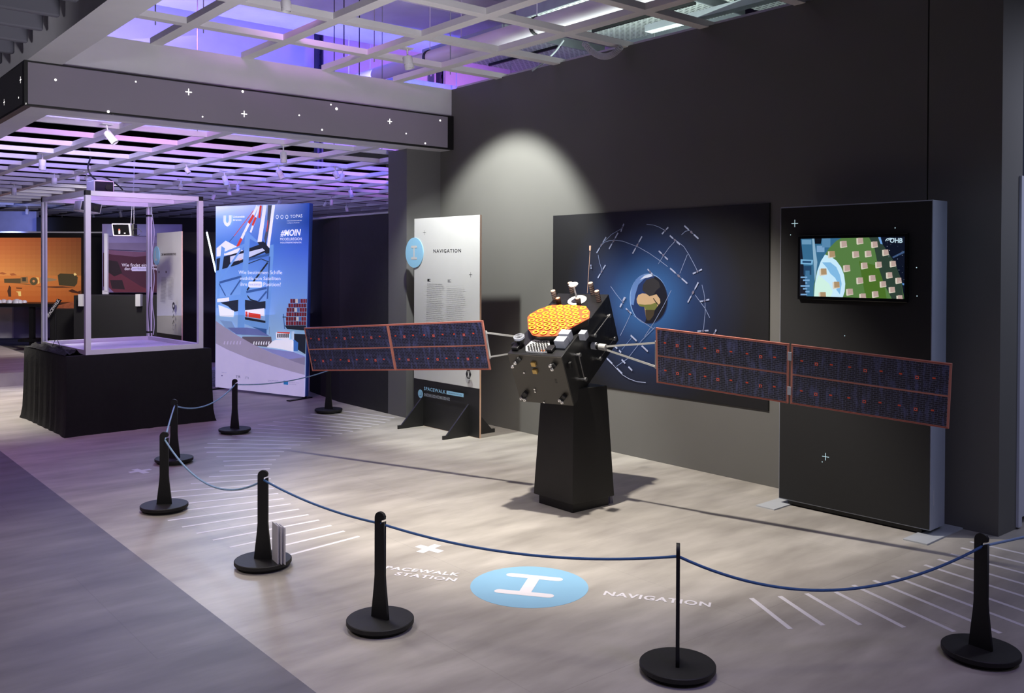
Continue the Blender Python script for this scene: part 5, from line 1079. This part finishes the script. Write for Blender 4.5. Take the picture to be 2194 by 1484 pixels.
bk.inputs['Scale'].default_value = 1; bk.inputs['Brick Width'].default_value = .085; bk.inputs['Row Height'].default_value = .04; bk.inputs['Mortar Size'].default_value = .0145; bk.inputs['Mortar Smooth'].default_value = .1
bk.inputs['Color1'].default_value = (.06, .07, .07, 1); bk.inputs['Color2'].default_value = (.10, .11, .11, 1); bk.inputs['Mortar'].default_value = (.74, .80, .77, 1); nt.links.new(tc.outputs['Object'], bk.inputs['Vector']); nt.links.new(bk.outputs['Color'], pb.inputs['Base Color']); pb.inputs['Roughness'].default_value = .5
galv = mat('galvanised_steel', (150, 158, 162), .45, .4, noise=.1)
for i, (x0_, x1_, ya, yb_, z_, lb) in enumerate(((6.0, 7.6, 5.55, 7.15, 4.15, 'perforated white cable tray panel shining through the lattice, leftmost of the big ones'), (6.2, 7.6, 4.1, 5.35, 4.1, 'perforated white tray panel above the lattice beside the top of the dark wall'), (6.1, 7.6, 7.5, 9.0, 4.1, 'perforated tray panel behind the coiled hose above the lattice'), (6.3, 7.5, 9.9, 11.2, 3.95, 'farthest perforated tray above the corner of beam and dark wall'))):
    tr2 = thing('cable_tray', ((x0_+x1_)/2, (ya+yb_)/2, z_), lb, 'cable tray', 'perforated trays above the lattice')
    MB().box((x0_, ya, z_), (x1_, yb_, z_+.01)).build('perforated_sheet', pm_, tr2)
    MB().box((x0_-.02, ya, z_-.05), (x0_, yb_, z_+.05)).build('side_rail', galv, tr2); MB().box((x1_, ya, z_-.05), (x1_+.02, yb_, z_+.05)).build('side_rail', galv, tr2)
    MB().box((x0_, ya-.02, z_-.05), (x1_, ya, z_+.05)).build('end_rail', galv, tr2)
    for f in (.35, .6): MB().box((x0_+(x1_-x0_)*f, ya+.1, z_-.03), (x0_+(x1_-x0_)*f+.025, yb_-.1, z_)).build('bearer', edge_m, tr2)
    for x in (x0_, x1_): MB().cyl((x, (ya+yb_)/2, z_), (x, (ya+yb_)/2, 5.3), .006, n=6).build('hanger_rod', alu, tr2)
dct = thing('ventilation_duct', (8.3, 2.9, 4.0), 'dark silvery ventilation duct above the lattice at the upper right', 'duct')
MB().cyl((8.3, 2.2, 4.4), (8.3, 5.2, 4.4), .32, n=24).build('duct', mat('crumpled_foil_duct', (110, 108, 100), .3, .8, noise=.5, scale=5, bump=.5), dct, smooth=True); MB().box((6.2, 1.5, 3.72), (6.3, 5.6, 3.78)).build('carrier_bar', galv, dct)
for px, zt_, wv in ((683, 5.3, .09), (944, 5.3, .1), (1322, 5.3, .03)):
    q = dp(px, 110, 0); v = ray(px, 110); q = EYEP+v*(11.4/v.y)
    p_ = thing('steel_strut', (q.x, q.y, 3.3), {683: 'dark perforated steel strut before the violet back wall, above the left beam', 944: 'dark perforated steel strut above the corner of beam and dark wall', 1322: 'slim steel strut above the coiled hose'}[px], 'strut')
    MB().box((q.x-wv/2, q.y-.05, 2.9), (q.x-wv/2+wv*.3, q.y+.05, 5.3)).build('flange', mat('dark_blue_steel', (44, 46, 72), .5, .3), p_); MB().box((q.x+wv*.2, q.y-.05, 2.9), (q.x+wv/2, q.y+.05, 5.3)).build('flange', MATS['dark_blue_steel'], p_)
    for k in range(16): MB().box((q.x-wv*.2, q.y-.02, 3.0+k*.15), (q.x+wv*.2, q.y+.02, 3.09+k*.15)).build('web_plate', MATS['dark_blue_steel'], p_)
for i, (px, py) in enumerate(((333, 60), (423, 20), (436, 20), (716, 60), (737, 60), (770, 60), (802, 60), (819, 60), (965, 60), (978, 60), (1095, 60), (1403, 10))):
    v = ray(px, py); q = EYEP+v*((8.6 if i % 2 else 7.4)/v.y)
    if q.x > WX: q = EYEP+v*(7.2/v.x)
    tag(MB().cyl((q.x, q.y, 3.50 if q.y < BY else 2.87), (q.x, q.y, 5.3), .005, n=6).build('hanger_rod', edge_m if i in (3, 4, 5) else galv), 'thin hanger rod rising from the lattice into the void above', 'rod', 'hanger rods above the lattice')
# coiled hose over the wall edge
A0, A1, A2 = [onplane(*p, V(5.55, 0, 0), V(1, 0, 0)) for p in ((1252, 93), (1292, 121), (1331, 100))]
def bez(t): return A0*(1-t)**2+(A1*2-(A0+A2)*.5)*2*t*(1-t)+A2*t*t
cp = []
for k in range(361):
    t = k/360; tg = (bez(min(1, t+.01))-bez(max(0, t-.01))).normalized(); nx_ = tg.orthogonal().normalized(); ny_ = tg.cross(nx_); cp.append(bez(t)+(nx_*math.cos(k*.52)+ny_*math.sin(k*.52))*.022)
tag(MB().tube(cp, .006, 6).build('coiled_hose', mat('grey_hose', (170, 166, 178), .5), smooth=True), 'grey coiled hose sagging from the lattice over the dark wall edge', 'hose')
lu = [dp(*p, 8.6) for p in ((1208, 86), (1190, 110), (1168, 132), (1140, 152))]
tag(MB().tube(lu, .009, 6).build('flexible_conduit', galv, smooth=True), 'pale flexible conduit running down behind the dark wall top', 'conduit')
# cable from ceiling to frame top
ca = dp(188, 312, 11.0); cb_ = dp(207, 385, 10.3); tag(MB().tube([ca.lerp(cb_, t/12)+vr*(.10*math.sin(math.pi*t/12)*(-.4))+vr*.04*math.sin(t*.5) for t in range(13)], .010, 6).build('ceiling_cable', edge_m), 'black cable dropping from the lattice to the projector on the frame', 'cable')
ca = dp(218, 378, 10.3); tag(MB().tube([dp(218+5*t, 378+(t*t*.22+t*1.2), 10.3+.02*t) for t in range(10)], .008, 6).build('projector_cable', edge_m), 'black cable lying over the frame top right of the projector', 'cable')
